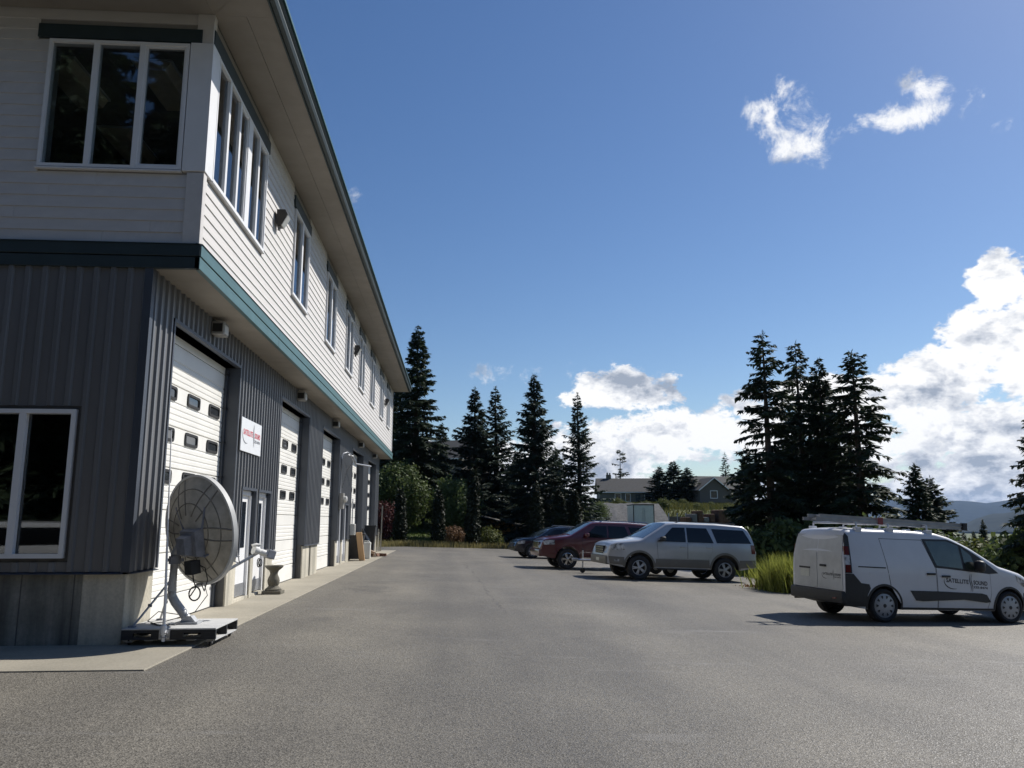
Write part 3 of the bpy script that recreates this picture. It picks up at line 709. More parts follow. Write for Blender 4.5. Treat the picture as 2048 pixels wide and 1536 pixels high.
# ---- roof: hip, level soffits, fascia and gutter
OV = .86; XE = XU + OV; YE0, YE1 = Y0 - .95, Y1 + .42; XEB = XB - .9
rf = MB(); rise = (XE - XEB) / 2 * .30; xm = (XE + XEB) / 2; hw = (XE - XEB) / 2; ZE = Z_SO + .20
V = [(XE + .165, YE0 - .05, ZE), (XE + .165, YE1 + .05, ZE), (XEB, YE1 + .05, ZE), (XEB, YE0 - .05, ZE), (xm, YE0 + hw, ZE + rise), (xm, YE1 - hw, ZE + rise)]
V += [(p[0], p[1], p[2] - .05) for p in V]
rf.add(V, [(0, 1, 5, 4), (1, 2, 5), (2, 3, 4, 5), (3, 0, 4), (6, 10, 11, 7), (7, 11, 8), (8, 11, 10, 9), (9, 10, 6), (0, 6, 7, 1), (1, 7, 8, 2), (2, 8, 9, 3), (3, 9, 6, 0)])
roof = bpart(rf, 'roof', M_ROOF)
mid = (XU + XE) / 2 + .02
def soff(x0, x1, y0, y1): bpart(MB().box(x0, x1, y0, y1, Z_SO, Z_SO + .012), 'soffit_panel', M_SOFF)
p = Y0
while p < YE1 - .05:
    e = min(p + 2.44, YE1 - .01); soff(XU - .02, mid - .003, p + .001, e - .001); soff(mid + .003, XE - .02, p + .001, e - .001); p = e
p = XEB
while p < XU - .03:
    e = min(p + 2.44, XU - .022); soff(p + .001, e - .001, YE0 + .02, Y0 - .003); p = e
bpart(MB().add([(XU - .02, Y0, Z_SO), (XE - .02, YE0 + .02, Z_SO), (XU - .02, YE0 + .02, Z_SO), (XE - .02, Y0, Z_SO)], [(0, 1, 2)]).add([(XU - .02, Y0, Z_SO + .012), (XE - .02, YE0 + .02, Z_SO + .012), (XU - .02, YE0 + .02, Z_SO + .012)], [(0, 2, 1)]), 'soffit_panel', M_SOFF, recalc=False)
bpart(MB().add([(XU - .014, Y0 + .001, Z_SO + .001), (XE - .02, YE0 + .026, Z_SO + .001), (XE - .02, Y0 - .001, Z_SO + .001)], [(0, 2, 1)]).add([(XU - .014, Y0 + .001, Z_SO + .012), (XE - .02, YE0 + .026, Z_SO + .012), (XE - .02, Y0 - .001, Z_SO + .012)], [(0, 1, 2)]), 'soffit_panel', M_SOFF, recalc=False)
fa = MB().box(XE - .02, XE, YE0, YE1, Z_SO - .03, ZE - .03).box(XEB, XE - .02, YE0, YE0 + .02, Z_SO - .03, ZE - .03).box(XEB, XE - .02, YE1 - .02, YE1, Z_SO - .03, ZE - .03)
bpart(fa, 'fascia', M_DTEAL)
gp = [(XE + .003, Z_SO + .0), (XE + .075, Z_SO + .0), (XE + .10, Z_SO + .05), (XE + .10, Z_SO + .085), (XE + .135, Z_SO + .12), (XE + .135, Z_SO + .145), (XE + .118, Z_SO + .145), (XE + .118, Z_SO + .125), (XE + .085, Z_SO + .09), (XE + .065, Z_SO + .02), (XE + .003, Z_SO + .02)]
bpart(MB().prism(gp, 'Y', YE0 - .02, YE1 + .02), 'gutter', M_DTEAL)
# ------------------------------------------------------------------ wall lamps
M_LENS = pm('frosted_lens', (.55, .55, .52), rough=.3, var=.05)
M_BRONZE = pm('dark_bronze_housing', (.020, .019, .018), rough=.5, var=.2, scale=20)
M_GREYH = pm('weathered_lamp_housing', (.26, .255, .24), rough=.6, var=.2, scale=12)
def soffit_lamp():
    o = thing('wall_lamp', 'x', 'lamp', group='box lamps above the roll-up doors')
    MB().bbox(0, .20, -.15, .15, -.11, .11, c=.015).build('housing', M_GREYH, o)
    MB().bbox(.02, .215, -.11, .11, -.085, .06, c=.012).build('lens', M_LENS, o)
    MB().box(.02, .18, -.156, -.150, -.07, .07).build('end_plate', M_BRONZE, o)
    MB().box(-.02, .02, -.06, .06, -.06, .06).build('bracket', M_BRONZE, o)
    return o
base = soffit_lamp(); W_ = ['first', 'second', 'third', 'fourth', 'fifth']
NX = ['behind the satellite dish', 'over the pedestal planter', 'between the sign and the conduit mast', 'beside the conduit mast', 'by the far corner of the building']
for i, (a, b_) in enumerate(DOORS):
    o = base if i == 0 else copy_tree(base)
    o.location = (XW + .04, (a + b_) / 2 - .02, 4.74); o['label'] = 'grey box lamp above the %s roll-up door %s' % (W_[i], NX[i])
def pack_lamp():
    o = thing('flood_lamp', 'x', 'lamp', group='dark flood lamps on the lap siding')
    mb = MB().prism([(0, -.16), (.10, -.16), (.20, .06), (.16, .14), (0, .14)], 'Y', -.13, .13); mb.build('housing', M_BRONZE, o)
    MB().add([(.105, -.11, -.165), (.105, .11, -.165), (.215, .11, .03), (.215, -.11, .03), (.09, -.11, -.17), (.09, .11, -.17), (.2, .11, .035), (.2, -.11, .035)], [(0, 1, 2, 3), (4, 7, 6, 5), (0, 4, 5, 1), (1, 5, 6, 2), (2, 6, 7, 3), (3, 7, 4, 0)]).build('lens', M_LENS, o)
    MB().tube([(-.02, 0, -.12), (.03, 0, -.12), (.03, 0, -.24)], .03, 8).build('sensor', M_GREYH, o)
    return o
base = pack_lamp()
for i, (y, t) in enumerate(((14.95, 'between the corner windows and the next pair'), (26.95, 'between the fourth and fifth window pairs'), (38.9, 'near the far end of the upper floor'))):
    o = base if i == 0 else copy_tree(base)
    o.location = (XU + .03, y, 7.36); o['label'] = 'small dark flood lamp on the pale siding %s' % t

# ceiling fittings seen through the corner windows
M_DIFF = pm('yellowed_diffuser', (.80, .70, .55), rough=.5, var=.05)
def ceiling_fitting():
    o = thing('ceiling_light', 'unlit yellowed ceiling light behind the corner windows of the upper room', 'ceiling light', group='unlit ceiling lights in the corner room')
    MB().prism([(-.28, 0), (.28, 0), (.20, -.14), (-.20, -.14)], 'Y', -.62, .62).build('diffuser', M_DIFF, o)
    MB().box(-.31, .31, -.65, .65, 0, .03).build('frame', M_WHITE, o); return o
base = ceiling_fitting()
for i, (x, y) in enumerate(((-4.75, 12.2), (-6.2, 12.2), (-4.75, 14.4), (-6.2, 14.4))):
    o = base if i == 0 else copy_tree(base); o.location = (x, y, Z_SO - .182)

# ------------------------------------------------------------------ sign on the ribbed wall
M_SIGN = pm('white_sign_face', (.74, .76, .78), rough=.4, var=.02)
M_RED = pm('faded_red_lettering', (.62, .13, .15), rough=.5, var=.12, scale=30)
M_GREY = pm('grey_print', (.20, .21, .23), rough=.5)
SGN = thing('wall_sign', 'white sign with red lettering and grey swoosh fixed to the ribbed wall', 'sign', (XW + .04, 16.10, 3.21))
SGW, SGH = 1.56, .64
MB().bbox(0, .02, -SGW / 2, SGW / 2, -SGH / 2, SGH / 2, c=.004).build('board', M_SIGN, SGN)
def sign_piece(v, f, name, mat, o_, sc=1.0):
    # text reads left to right seen from +X: image-left is -Y (near) so u -> +Y
    MB().add([(.0225 + o_, p[0], p[1] * sc) for p in v], f).build(name, mat, SGN, recalc=False)
for v, f, kind in logo2d(1.36):
    sign_piece(v, f, {'text': 'lettering', 'small': 'phone_number', 'mark': 'swoosh'}[kind], M_RED if kind == 'text' else M_GREY, .0006, 1.0)

# ------------------------------------------------------------------ dish trolley with satellite dish and whip antenna
M_DECK = pm('grey_painted_plywood', (.50, .50, .49), rough=.7, var=.14, scale=5, stretch=(1, 4, 1))
M_DARKP = pm('black_painted_timber', (.022, .024, .028), rough=.6, var=.25, scale=8)
PX0, PX1, PY0, PY1, PZ = -4.10, -2.96, 10.50, 11.52, .25
tr = thing('wheeled_platform', 'low grey-topped timber platform on castors carrying the satellite dish', 'platform', (PX0, PY0, ZP))
TO = (PX0, PY0, ZP)
MB().bbox(PX0, PX1, PY0, PY1, PZ - .018, PZ, c=.003).build('deck', M_DECK, tr, TO)
for (y, nm) in ((PY0, 'stringer'), ((PY0 + PY1) / 2 - .02, 'stringer'), (PY1 - .04, 'stringer')):
    mb = MB(); z0, z1 = PZ - .135, PZ - .019
    if y == PY0:       # notched like a pallet
        mb.box(PX0, PX1, y, y + .04, z1 - .035, z1)
        for a, b_ in ((PX0, PX0 + .14), (PX0 + .36, PX0 + .74), (PX0 + .96, PX1)): mb.box(a, b_, y, y + .04, z0 + .031, z1 - .036)
        mb.box(PX0, PX1, y, y + .04, z0, z0 + .03)
    else: mb.box(PX0 + .002, PX1 - .002, y, y + .04, z0, z1)
    mb.build(nm, M_DARKP, tr, TO)
for (z, t) in ((PZ - .155, .018),): 
    for k in range(5):
        x = PX0 + .01 + k * (PX1 - PX0 - .12) / 4; MB().box(x, x + .10, PY0 + .045, PY1 - .001, z, z + t).build('bottom_board', M_DECK, tr, TO)
for (x, y) in ((PX0 + .08, PY0 + .08), (PX1 - .08, PY0 + .08), (PX0 + .08, PY1 - .08), (PX1 - .08, PY1 - .08)):
    zg = ZP if x < -3.2 else LZ(x); r_ = .042; zc = zg + r_
    w = MB().lathe([(0, -.014), (.030, -.016), (r_, -.010), (r_, .010), (.030, .016), (0, .014)], (x, y, zc), 'X', 18).build('castor', M_BLACK, tr, TO, smooth=True)
    MB().lathe([(0, -.0175), (.018, -.0175), (.02, 0)], (x, y, zc), 'X', 12).build('hub', M_STEEL, w, TO)
    MB().box(x - .025, x - .018, y - .02, y + .03, zc - .01, PZ - .155).box(x + .018, x + .025, y - .02, y + .03, zc - .01, PZ - .155).box(x - .045, x + .045, y - .045, y + .045, PZ - .165, PZ - .1555).build('fork', M_STEEL, w, TO)

M_DISH = pm('weathered_dish_back', (.34, .32, .27), rough=.75, var=.3, scale=6, col2=(.56, .53, .46), bump=.25, bscale=14)
M_DISHF = pm('dish_front_paint', (.62, .62, .60), rough=.5, var=.05)
M_MAST = pm('galvanised_mast', (.40, .41, .42), rough=.5, var=.14, scale=10, metal=.35)
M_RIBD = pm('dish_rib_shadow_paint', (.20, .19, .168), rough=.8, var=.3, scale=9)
DA = R(38); ND = Vector((math.sin(DA) * math.cos(R(9)), math.cos(DA) * math.cos(R(9)), math.sin(R(9)))).normalized()    # the way the dish faces
SDX = Vector((math.cos(DA), -math.sin(DA), 0)); UPD = ND.cross(SDX) * -1
if UPD.z < 0: UPD = -UPD
DC = Vector((-3.44, 11.02, 1.445)); RA, RB = .735, .70
dish = thing('satellite_dish', 'large round satellite dish seen from behind on a bent steel mast, feed arm out front', 'satellite dish', (-3.42, 11.0, PZ))
DO = (-3.42, 11.0, PZ)
def dpt(a, q, h=0.0):     # angle, relative radius -> dish surface point (concave towards ND)
    dep = .17 * (1 - q * q); return DC + (SDX * math.cos(a) * RA * .97 + UPD * math.sin(a) * RB) * q - ND * (dep + h) + ND * .06
nA, nQ = 64, 9
vs = []; fs = []
for layer in (0.0, .02):
    for i in range(nQ + 1):
        for k in range(nA): vs.append(dpt(2 * math.pi * k / nA, max(i / nQ, .001), layer))
n1 = (nQ + 1) * nA
for i in range(nQ):
    for k in range(nA):
        a, b_ = i * nA + k, i * nA + (k + 1) % nA; fs.append((a, b_, b_ + nA, a + nA)); fs.append((n1 + a, n1 + a + nA, n1 + b_ + nA, n1 + b_))
mb = MB().add(vs, fs); mb.m = [1 if k % 2 == 0 else 0 for k in range(len(fs))]
refl = mb.build('reflector', [M_DISH, M_DISHF], dish, DO, smooth=True, angle=60, recalc=False)
rim = [[], []]; ring = []
mbr = MB(); rv = []; rfc = []
prof = [(1.0, -.03), (1.045, -.03), (1.045, .035), (1.0, .03)]
for k in range(nA):
    a = 2 * math.pi * k / nA; o_ = dpt(a, 1.0) - DC
    for (s_, d_) in prof: rv.append(DC + o_ * s_ + ND * d_ - ND * (o_.dot(ND) * (s_ - 1)))
for k in range(nA):
    for j in range(4): rfc.append((k * 4 + j, k * 4 + (j + 1) % 4, ((k + 1) % nA) * 4 + (j + 1) % 4, ((k + 1) % nA) * 4 + j))
MB().add(rv, rfc).build('rim', M_DISHF, dish, DO, smooth=True, angle=50)
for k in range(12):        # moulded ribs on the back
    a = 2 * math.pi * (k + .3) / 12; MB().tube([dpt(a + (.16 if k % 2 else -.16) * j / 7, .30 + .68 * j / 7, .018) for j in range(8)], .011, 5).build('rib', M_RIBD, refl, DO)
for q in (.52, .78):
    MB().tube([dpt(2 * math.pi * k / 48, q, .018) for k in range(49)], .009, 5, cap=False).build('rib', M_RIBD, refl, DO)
# back bracket and bearing box
def along(p, s, u, n): return p + SDX * s + UPD * u + ND * n
HB = dpt(R(-70), .22, .02) + SDX * .06
def obox(p, hs, hu, n0, n1_, tz=0.0, taper=1.0):
    vs = [along(p, s * hs * (1 if n == n0 else taper), u * hu * (1 if n == n0 else taper), n) for n in (n0, n1_) for s, u in ((-1, -1), (1, -1), (1, 1), (-1, 1))]
    return MB().add(vs, [(0, 3, 2, 1), (4, 5, 6, 7), (0, 1, 5, 4), (1, 2, 6, 5), (2, 3, 7, 6), (3, 0, 4, 7)])
M_BRK = pm('bracket_steel', (.24, .25, .28), rough=.55, var=.2, scale=10, metal=.3)
brk = obox(HB, .19, .19, .02, -.09, taper=.84).build('back_bracket', M_BRK, dish, DO)
obox(HB + UPD * -.02 - SDX * .02, .11, .13, -.091, -.19, taper=.8).build('azimuth_box', M_BRK, dish, DO)
for k in range(4): MB().tube([along(HB, (-1, 1, 1, -1)[k] * .20, (-1, -1, 1, 1)[k] * .18, -.01), dpt(R((225, 315, 45, 135)[k]), .62, .02)], .014, 6).build('bracket_strut', M_BRK, brk, DO)
obox(HB - UPD * .30 + SDX * .06, .07, .085, -.02, -.16).build('junction_box', M_BLACK, dish, DO)
MT = Vector((-3.66, 10.93, 1.14))
MB().tube([(-3.44, 10.97, PZ + .02), (-3.50, 10.965, PZ + .11), (-3.625, 10.955, PZ + .27), (-3.665, 10.95, PZ + .34), (-3.675, 10.945, PZ + .42), MT, MT + (HB - MT) * .35 + Vector((0, 0, .1))], .057, 14).build('mast', M_MAST, dish, DO, smooth=True)
MB().bbox(-3.58, -3.30, 10.86, 11.08, PZ + .001, PZ + .03, c=.006).prism([(-3.53, PZ + .03), (-3.34, PZ + .03), (-3.40, PZ + .10), (-3.50, PZ + .10)], 'Y', 10.90, 11.04).build('mast_foot', M_MAST, dish, DO)
MB().lathe([(.075, -.05), (.075, .05)], (MT.x, MT.y, MT.z - .08), 'Z', 16).box(MT.x - .11, MT.x + .11, MT.y - .02, MT.y + .02, MT.z - .10, MT.z - .06).build('clamp_collar', M_BRK, dish, DO)
for e in ((-4.02, 10.62, PZ), (-3.95, 11.38, PZ)):
    s_ = Vector((-3.665, 10.95, PZ + .60)); e = Vector(e)
    b_ = MB().tube([s_, e + (s_ - e) * .03], .014, 7).build('brace', M_MAST, dish, DO); 
    MB().lathe([(.022, -.02), (.022, .02)], tuple(e + (s_ - e) * .42), 'X', 8).bbox(e.x - .04, e.x + .04, e.y - .03, e.y + .03, PZ + .001, PZ + .022, c=.004).build('brace_clamp', M_BRK, b_, DO)
A0 = dpt(R(-90), 1.0) - UPD * .02; LN = Vector((-2.735, 11.62, 1.14))
MB().tube([A0 - ND * .12, A0, LN - (LN - A0) * .04], .021, 8).build('feed_arm', M_MAST, dish, DO, smooth=True)
for a in (R(-8), R(188)): MB().tube([dpt(a, 1.02), A0 + (LN - A0) * .62], .008, 6).build('feed_stay', M_BRK, dish, DO)
FD = (DC - LN).normalized()
fq = FD.to_track_quat('Z', 'Y').to_matrix().to_4x4(); fq.translation = LN
fd = MB().lathe([(0, -.14), (.045, -.14), (.045, -.02), (.038, 0), (.062, .06), (.066, .10), (.05, .105), (0, .09)], (0, 0, 0), 'Z', 16).xf(fq).build('feed_horn', M_DISHF, dish, DO, smooth=True)
MB().bbox(-.06, .06, -.05, .07, -.22, -.10, c=.012).xf(fq).build('receiver', M_BRK, fd, DO)
MB().lathe([(0, -.02), (.055, 0), (.07, .03), (0, .05)], (LN.x - .05, LN.y - .02, LN.z + .07), 'Z', 14).build('feed_cover', M_DISHF, fd, DO, smooth=True)
def loop(c, r_, ax, n=20): return [c + Vector((math.cos(t) * r_ * ax[0], math.cos(t) * r_ * ax[1], math.sin(t) * r_ * 1.15)) for t in [2 * math.pi * k / n for k in range(n + 1)]]
def cable(pts, r_): MB().tube(pts, r_, 5).build('cable', M_BLACK, dish, DO, smooth=True)
cable(loop(LN + Vector((.0, -.04, -.15)), .05, (.5, -.4)), .008); cable(loop(LN + Vector((.02, -.03, -.15)), .043, (.6, -.3)), .008)
jb = HB - UPD * .36 + SDX * .06 - ND * .09
cable([jb, jb + Vector((.02, -.02, -.10)), jb + Vector((.06, -.03, -.20)), jb + Vector((.0, -.04, -.30))], .009); cable(loop(jb + Vector((.05, -.03, -.27)), .075, (1, -.2)), .010)
cable([jb + Vector((.06, -.01, .10)), jb + Vector((.16, -.02, .05)), jb + Vector((.20, -.02, -.10)), jb + Vector((.16, 0, -.24)), A0 - ND * .04], .007)
cable([A0, Vector((-3.25, 11.05, .60)), Vector((-3.42, 11.12, .38)), Vector((-3.62, 11.15, PZ + .06)), Vector((-3.8, 11.05, PZ + .012)), Vector((-3.9, 10.9, PZ + .012)), Vector((-3.75, 10.72, PZ + .012)), Vector((-3.55, 10.75, PZ + .012)), Vector((-3.5, 10.95, PZ + .03)), Vector((-3.65, 11.2, PZ + .09)), Vector((-3.88, 11.1, PZ + .14)), Vector((-3.92, 10.85, PZ + .05)), Vector((-3.7, 10.68, PZ + .012))], .006)

wa = thing('whip_antenna', 'tall thin white whip antenna clamped upright to the edge of the platform', 'antenna', (-3.57, 10.46, .10))
WO = (-3.57, 10.46, .10)
MB().tube([(-3.575, 10.46, .10), (-3.585, 10.46, .62), (-3.62, 10.46, 1.5), (-3.66, 10.46, 2.72)], .012, 8, radii=[.019, .017, .011, .006]).build('rod', M_WHITE, wa, WO, smooth=True)
MB().lathe([(.03, -.06), (.034, 0), (.03, .05), (.02, .06)], (-3.576, 10.46, .24), 'Z', 12).build('base_ferrule', M_WHITE, wa, WO, smooth=True)
MB().box(-3.64, -3.51, 10.484, 10.499, .12, .235).tube([(-3.62, 10.49, .20), (-3.62, 10.44, .20), (-3.53, 10.44, .20), (-3.53, 10.49, .20)], .007, 6).tube([(-3.62, 10.49, .15), (-3.62, 10.44, .15), (-3.53, 10.44, .15), (-3.53, 10.49, .15)], .007, 6).build('clamp', M_STEEL, wa, WO)

# ------------------------------------------------------------------ props along the apron
M_STONE = concrete_mat('cast_stone', (.135, .125, .10), stain=.55, streak=False)
bb = thing('pedestal_planter', 'short cast-stone pedestal with flared top standing on the apron by the second door', 'pedestal', (-3.86, 17.75, ZP))
MB().bbox(-.20, .20, -.20, .20, 0, .07, c=.012).build('plinth', M_STONE, bb)
MB().lathe([(0, .07), (.17, .07), (.175, .10), (.12, .14), (.10, .17), (.115, .20), (.13, .27), (.115, .33), (.085, .39), (.08, .43), (.10, .48), (.16, .53), (.19, .56), (.19, .59), (.165, .595), (0, .57)], n=28).build('column', M_STONE, bb, smooth=True, angle=40)
# far clutter by the fourth and fifth doors
def lit(x, y, z=ZP): return (x, y, z)
def wheelie_bin(name, label, x, y, rz, h, col):
    b_ = thing(name, label, 'bin', (x, y, ZP), rz); m = pm('bin_plastic_%d' % int(h * 100), col, rough=.5, var=.2, scale=8)
    w0, w1, d0, d1 = .24, .30, .26, .36
    MB().add([(-w0, -d0, .06), (w0, -d0, .06), (w0, d0, .06), (-w0, d0, .06), (-w1, -d1, h), (w1, -d1, h), (w1, d1, h), (-w1, d1, h)], [(0, 3, 2, 1), (4, 5, 6, 7), (0, 1, 5, 4), (1, 2, 6, 5), (2, 3, 7, 6), (3, 0, 4, 7)]).build('body', m, b_)
    MB().bbox(-w1 - .03, w1 + .03, -d1 - .03, d1 + .06, h + .003, h + .06, c=.02).build('lid', m, b_)
    MB().tube([(-w1, d1 + .08, h - .04), (w1, d1 + .08, h - .04)], .018).build('handle', m, b_)
    for s in (-1, 1): MB().lathe([(0, -.025), (.1, -.025), (.1, .025), (0, .025)], (s * (w0 + .03), d0, .10), 'X', 14).build('wheel', M_BLACK, b_)
    return b_
wheelie_bin('wheeled_bin', 'black wheeled bin behind the leaning plank', -4.02, 32.9, R(90), 1.0, (.014, .015, .017))
wheelie_bin('wheeled_bin', 'tall charcoal wheeled bin beside the fifth roll-up door', -3.98, 37.25, R(90), 1.30, (.020, .022, .026))
M_PLY = pm('raw_pine', (.52, .34, .19), rough=.7, var=.18, scale=3, stretch=(1, 1, .15), bump=.1)
pl = MB().bbox(-.02, .02, -.12, .12, 0, 1.12, c=.004).build('leaning_plank', M_PLY); pl.location = (-3.66, 32.4, ZP + .006); pl.rotation_euler = (R(-4), R(-11), R(74))
tag(pl, 'bare pine plank leaning on the black wheeled bin', 'plank')
M_PLAST = pm('white_plastic', (.62, .62, .58), rough=.4, var=.06)
def jug(name, label, x, y, w, h):
    o = thing(name, label, 'container', (x, y, ZP)); MB().bbox(-w, w, -w, w, 0, h, c=.035).build('body', M_PLAST, o, smooth=True); MB().bbox(-w - .008, w + .008, -w - .008, w + .008, h - .10, h - .03, c=.012).build('lid', M_PLAST, o)
    MB().tube([(-w, 0, h - .02), (-w * .5, 0, h + .05), (w * .5, 0, h + .05), (w, 0, h - .02)], .012).build('handle', M_PLAST, o)
jug('plastic_container', 'tall white plastic container standing on the apron beside the firewood', -3.70, 34.2, .17, .68)
b_ = thing('electrical_box', 'pale metal electrical box on the wall over the black bin', 'box', (XW + .035, 32.35 - .45, 1.05)); MB().bbox(0, .18, -.2, .2, 0, .42, c=.01).build('case', M_PLAST, b_); MB().box(.181, .19, -.17, .17, .03, .39).build('door', M_GREYH, b_); MB().tube([(.06, 0, .42), (.06, 0, 1.4)], .02).build('conduit', M_STEEL, b_)
def rubbish_bag(x, y, s):
    bm = bmesh.new(); bmesh.ops.create_icosphere(bm, subdivisions=3, radius=.3)
    for v in bm.verts: v.co += v.co.normalized() * (.045 * math.sin(v.co.x * 23 + v.co.z * 17) + .035 * math.sin(v.co.y * 31 + v.co.z * 9)); v.co.z = max(v.co.z * 1.25, -.29)
    for v in bm.verts: v.co.z += .29
    for v in bm.verts:
        if v.co.z > .55: v.co.x *= .35; v.co.y *= .35; v.co.z += .08
    return MB().bm(bm)
M_BAG = pm('glossy_bin_liner', (.012, .012, .013), rough=.25, var=.2)
o = rubbish_bag(0, 0, 1).build('rubbish_bag', M_BAG, smooth=True, angle=50); o.location = (-3.95, 35.0, ZP); o.scale = (.9, 1, 1.6); tag(o, 'glossy black rubbish bag heaped behind the white container', 'bag')
M_LOG = pm('split_firewood', (.36, .24, .16), rough=.85, var=.3, scale=7, stretch=(1, .2, 1), col2=(.62, .52, .42)); M_BARK = pm('red_brown_bark', (.16, .085, .055), rough=.9, var=.3, scale=12)
for k, (dx, dy, dz, rz, ry) in enumerate(((0, 0, .07, 20, 0), (.16, .18, .07, 60, 0), (.30, .02, .06, -15, 0), (.08, .12, .17, 35, 12), (-.16, .08, .06, 80, 0), (.20, -.16, .06, 10, 0), (.36, .25, .06, 45, 0), (.02, .30, .10, -30, 18), (.46, .10, .06, 75, 0))):
    o = MB().prism([(-.06, -.05), (.07, -.05), (.03, .06), (-.03, .07)], 'Y', -.2, .2, 0).build('firewood_log', M_LOG if k % 2 else M_BARK)
    o.location = (-3.75 + dx * 1.1, 36.3 + dy * 1.5, ZP + dz); o.rotation_euler = (R(ry), 0, R(rz))
    tag(o, 'split firewood log in the loose pile on the apron', 'log', 'firewood logs in a pile on the apron')
for k, (x, y, h, lean) in enumerate(((-4.02, 42.2, 1.0, .05), (-3.96, 42.6, 1.15, -.04), (-3.92, 43.0, 2.35, .02))):
    o = MB().box(-.03, .03, -.04, .04, 0, h).build('timber_post', M_CPAL); o.location = (x, y, ZP); o.rotation_euler = (0, lean, .1 * k)
    tag(o, ['short weathered timber post leaning at the far building corner', 'middle-height weathered timber post leaning at the far building corner', 'tall thin pale post standing at the far building corner'][k], 'post', 'pale posts stood at the far building corner')
cm = thing('service_mast', 'bent galvanised conduit mast with meter box on the wall past the third door', 'conduit mast', (XW + .03, 28.62, 1.9))
CO = (XW + .03, 28.62, 1.9)
MB().tube([(XW + .07, 28.62, 2.55), (XW + .07, 28.62, 3.75), (XW + .10, 28.66, 3.95), (XW + .22, 28.9, 4.02), (XW + .30, 29.3, 3.96), (XW + .34, 29.6, 3.72)], .022, 8).build('conduit', M_STEEL, cm, CO, smooth=True)
MB().tube([(XW + .10, 30.1, 4.02), (XW + .26, 30.2, 3.98), (XW + .33, 30.5, 3.72), (XW + .75, 31.9, 3.72)], .03, 8).build('mast_arm', M_STEEL, cm, CO, smooth=True)
MB().tube([(XW + .34, 29.6, 3.72), (XW + .2, 29.2, 3.4), (XW + .10, 28.75, 2.75)], .008, 5).build('cable', M_BLACK, cm, CO)
MB().bbox(XW + .036, XW + .20, 28.46, 28.78, 2.0, 2.55, c=.012).build('meter_box', M_GREYH, cm, CO)
MB().lathe([(.11, 0), (.11, .09), (.06, .12), (0, .12)], (XW + .20, 28.62, 2.34), 'X', 16).build('meter', M_LENS, cm, CO)
# ------------------------------------------------------------------ vehicles (x runs rear -> front, +y is the left side)
def lerp_tab(tab, x):
    if x <= tab[0][0]: return tab[0][1]
    for (a, va), (b_, vb) in zip(tab[:-1], tab[1:]):
        if x <= b_: return va + (vb - va) * (x - a) / (b_ - a) if b_ > a else vb
    return tab[-1][1]
def smooth_tab(tab, n=3, w=.035):
    xs = np.linspace(tab[0][0], tab[-1][0], 400); ys = np.array([lerp_tab(tab, x) for x in xs])
    k = max(1, int(w / (xs[1] - xs[0])))
    for _ in range(n):
        p = np.pad(ys, k, mode='edge'); c = np.cumsum(np.insert(p, 0, 0)); ys = (c[2 * k + 1:] - c[:-2 * k - 1]) / (2 * k + 1)
    return lambda x: float(np.interp(x, xs, ys))
M_TYRE = pm('tyre_rubber', (.018, .018, .019), rough=.8, var=.2, scale=20)
M_RIM = pm('alloy_rim', (.40, .41, .43), rough=.38, var=.1, scale=12, metal=.55)
M_TRIM = pm('black_trim_plastic', (.020, .021, .023), rough=.55, var=.15, scale=20)
M_GAP = pm('shut_line_shadow', (.010, .010, .011), rough=.9, var=.1)
M_CGL = pm('privacy_glass', (.008, .009, .011), rough=.05, var=.05, spec=.45)
M_WSG = pm('windscreen_glass', (.030, .042, .052), rough=.04, var=.05, spec=1.0)
M_HEAD = pm('headlamp_lens', (.06, .065, .07), rough=.08, scale=9, spec=.9, col2=(.62, .64, .66), detail=2)
M_TAIL = pm('red_tail_lens', (.11, .008, .008), rough=.15, var=.15, scale=30, spec=.7)
M_CHROME = pm('chrome', (.55, .56, .58), rough=.15, var=.05, metal=1.0)
M_PLATE = pm('number_plate', (.55, .56, .50), rough=.5, var=.1, scale=30)
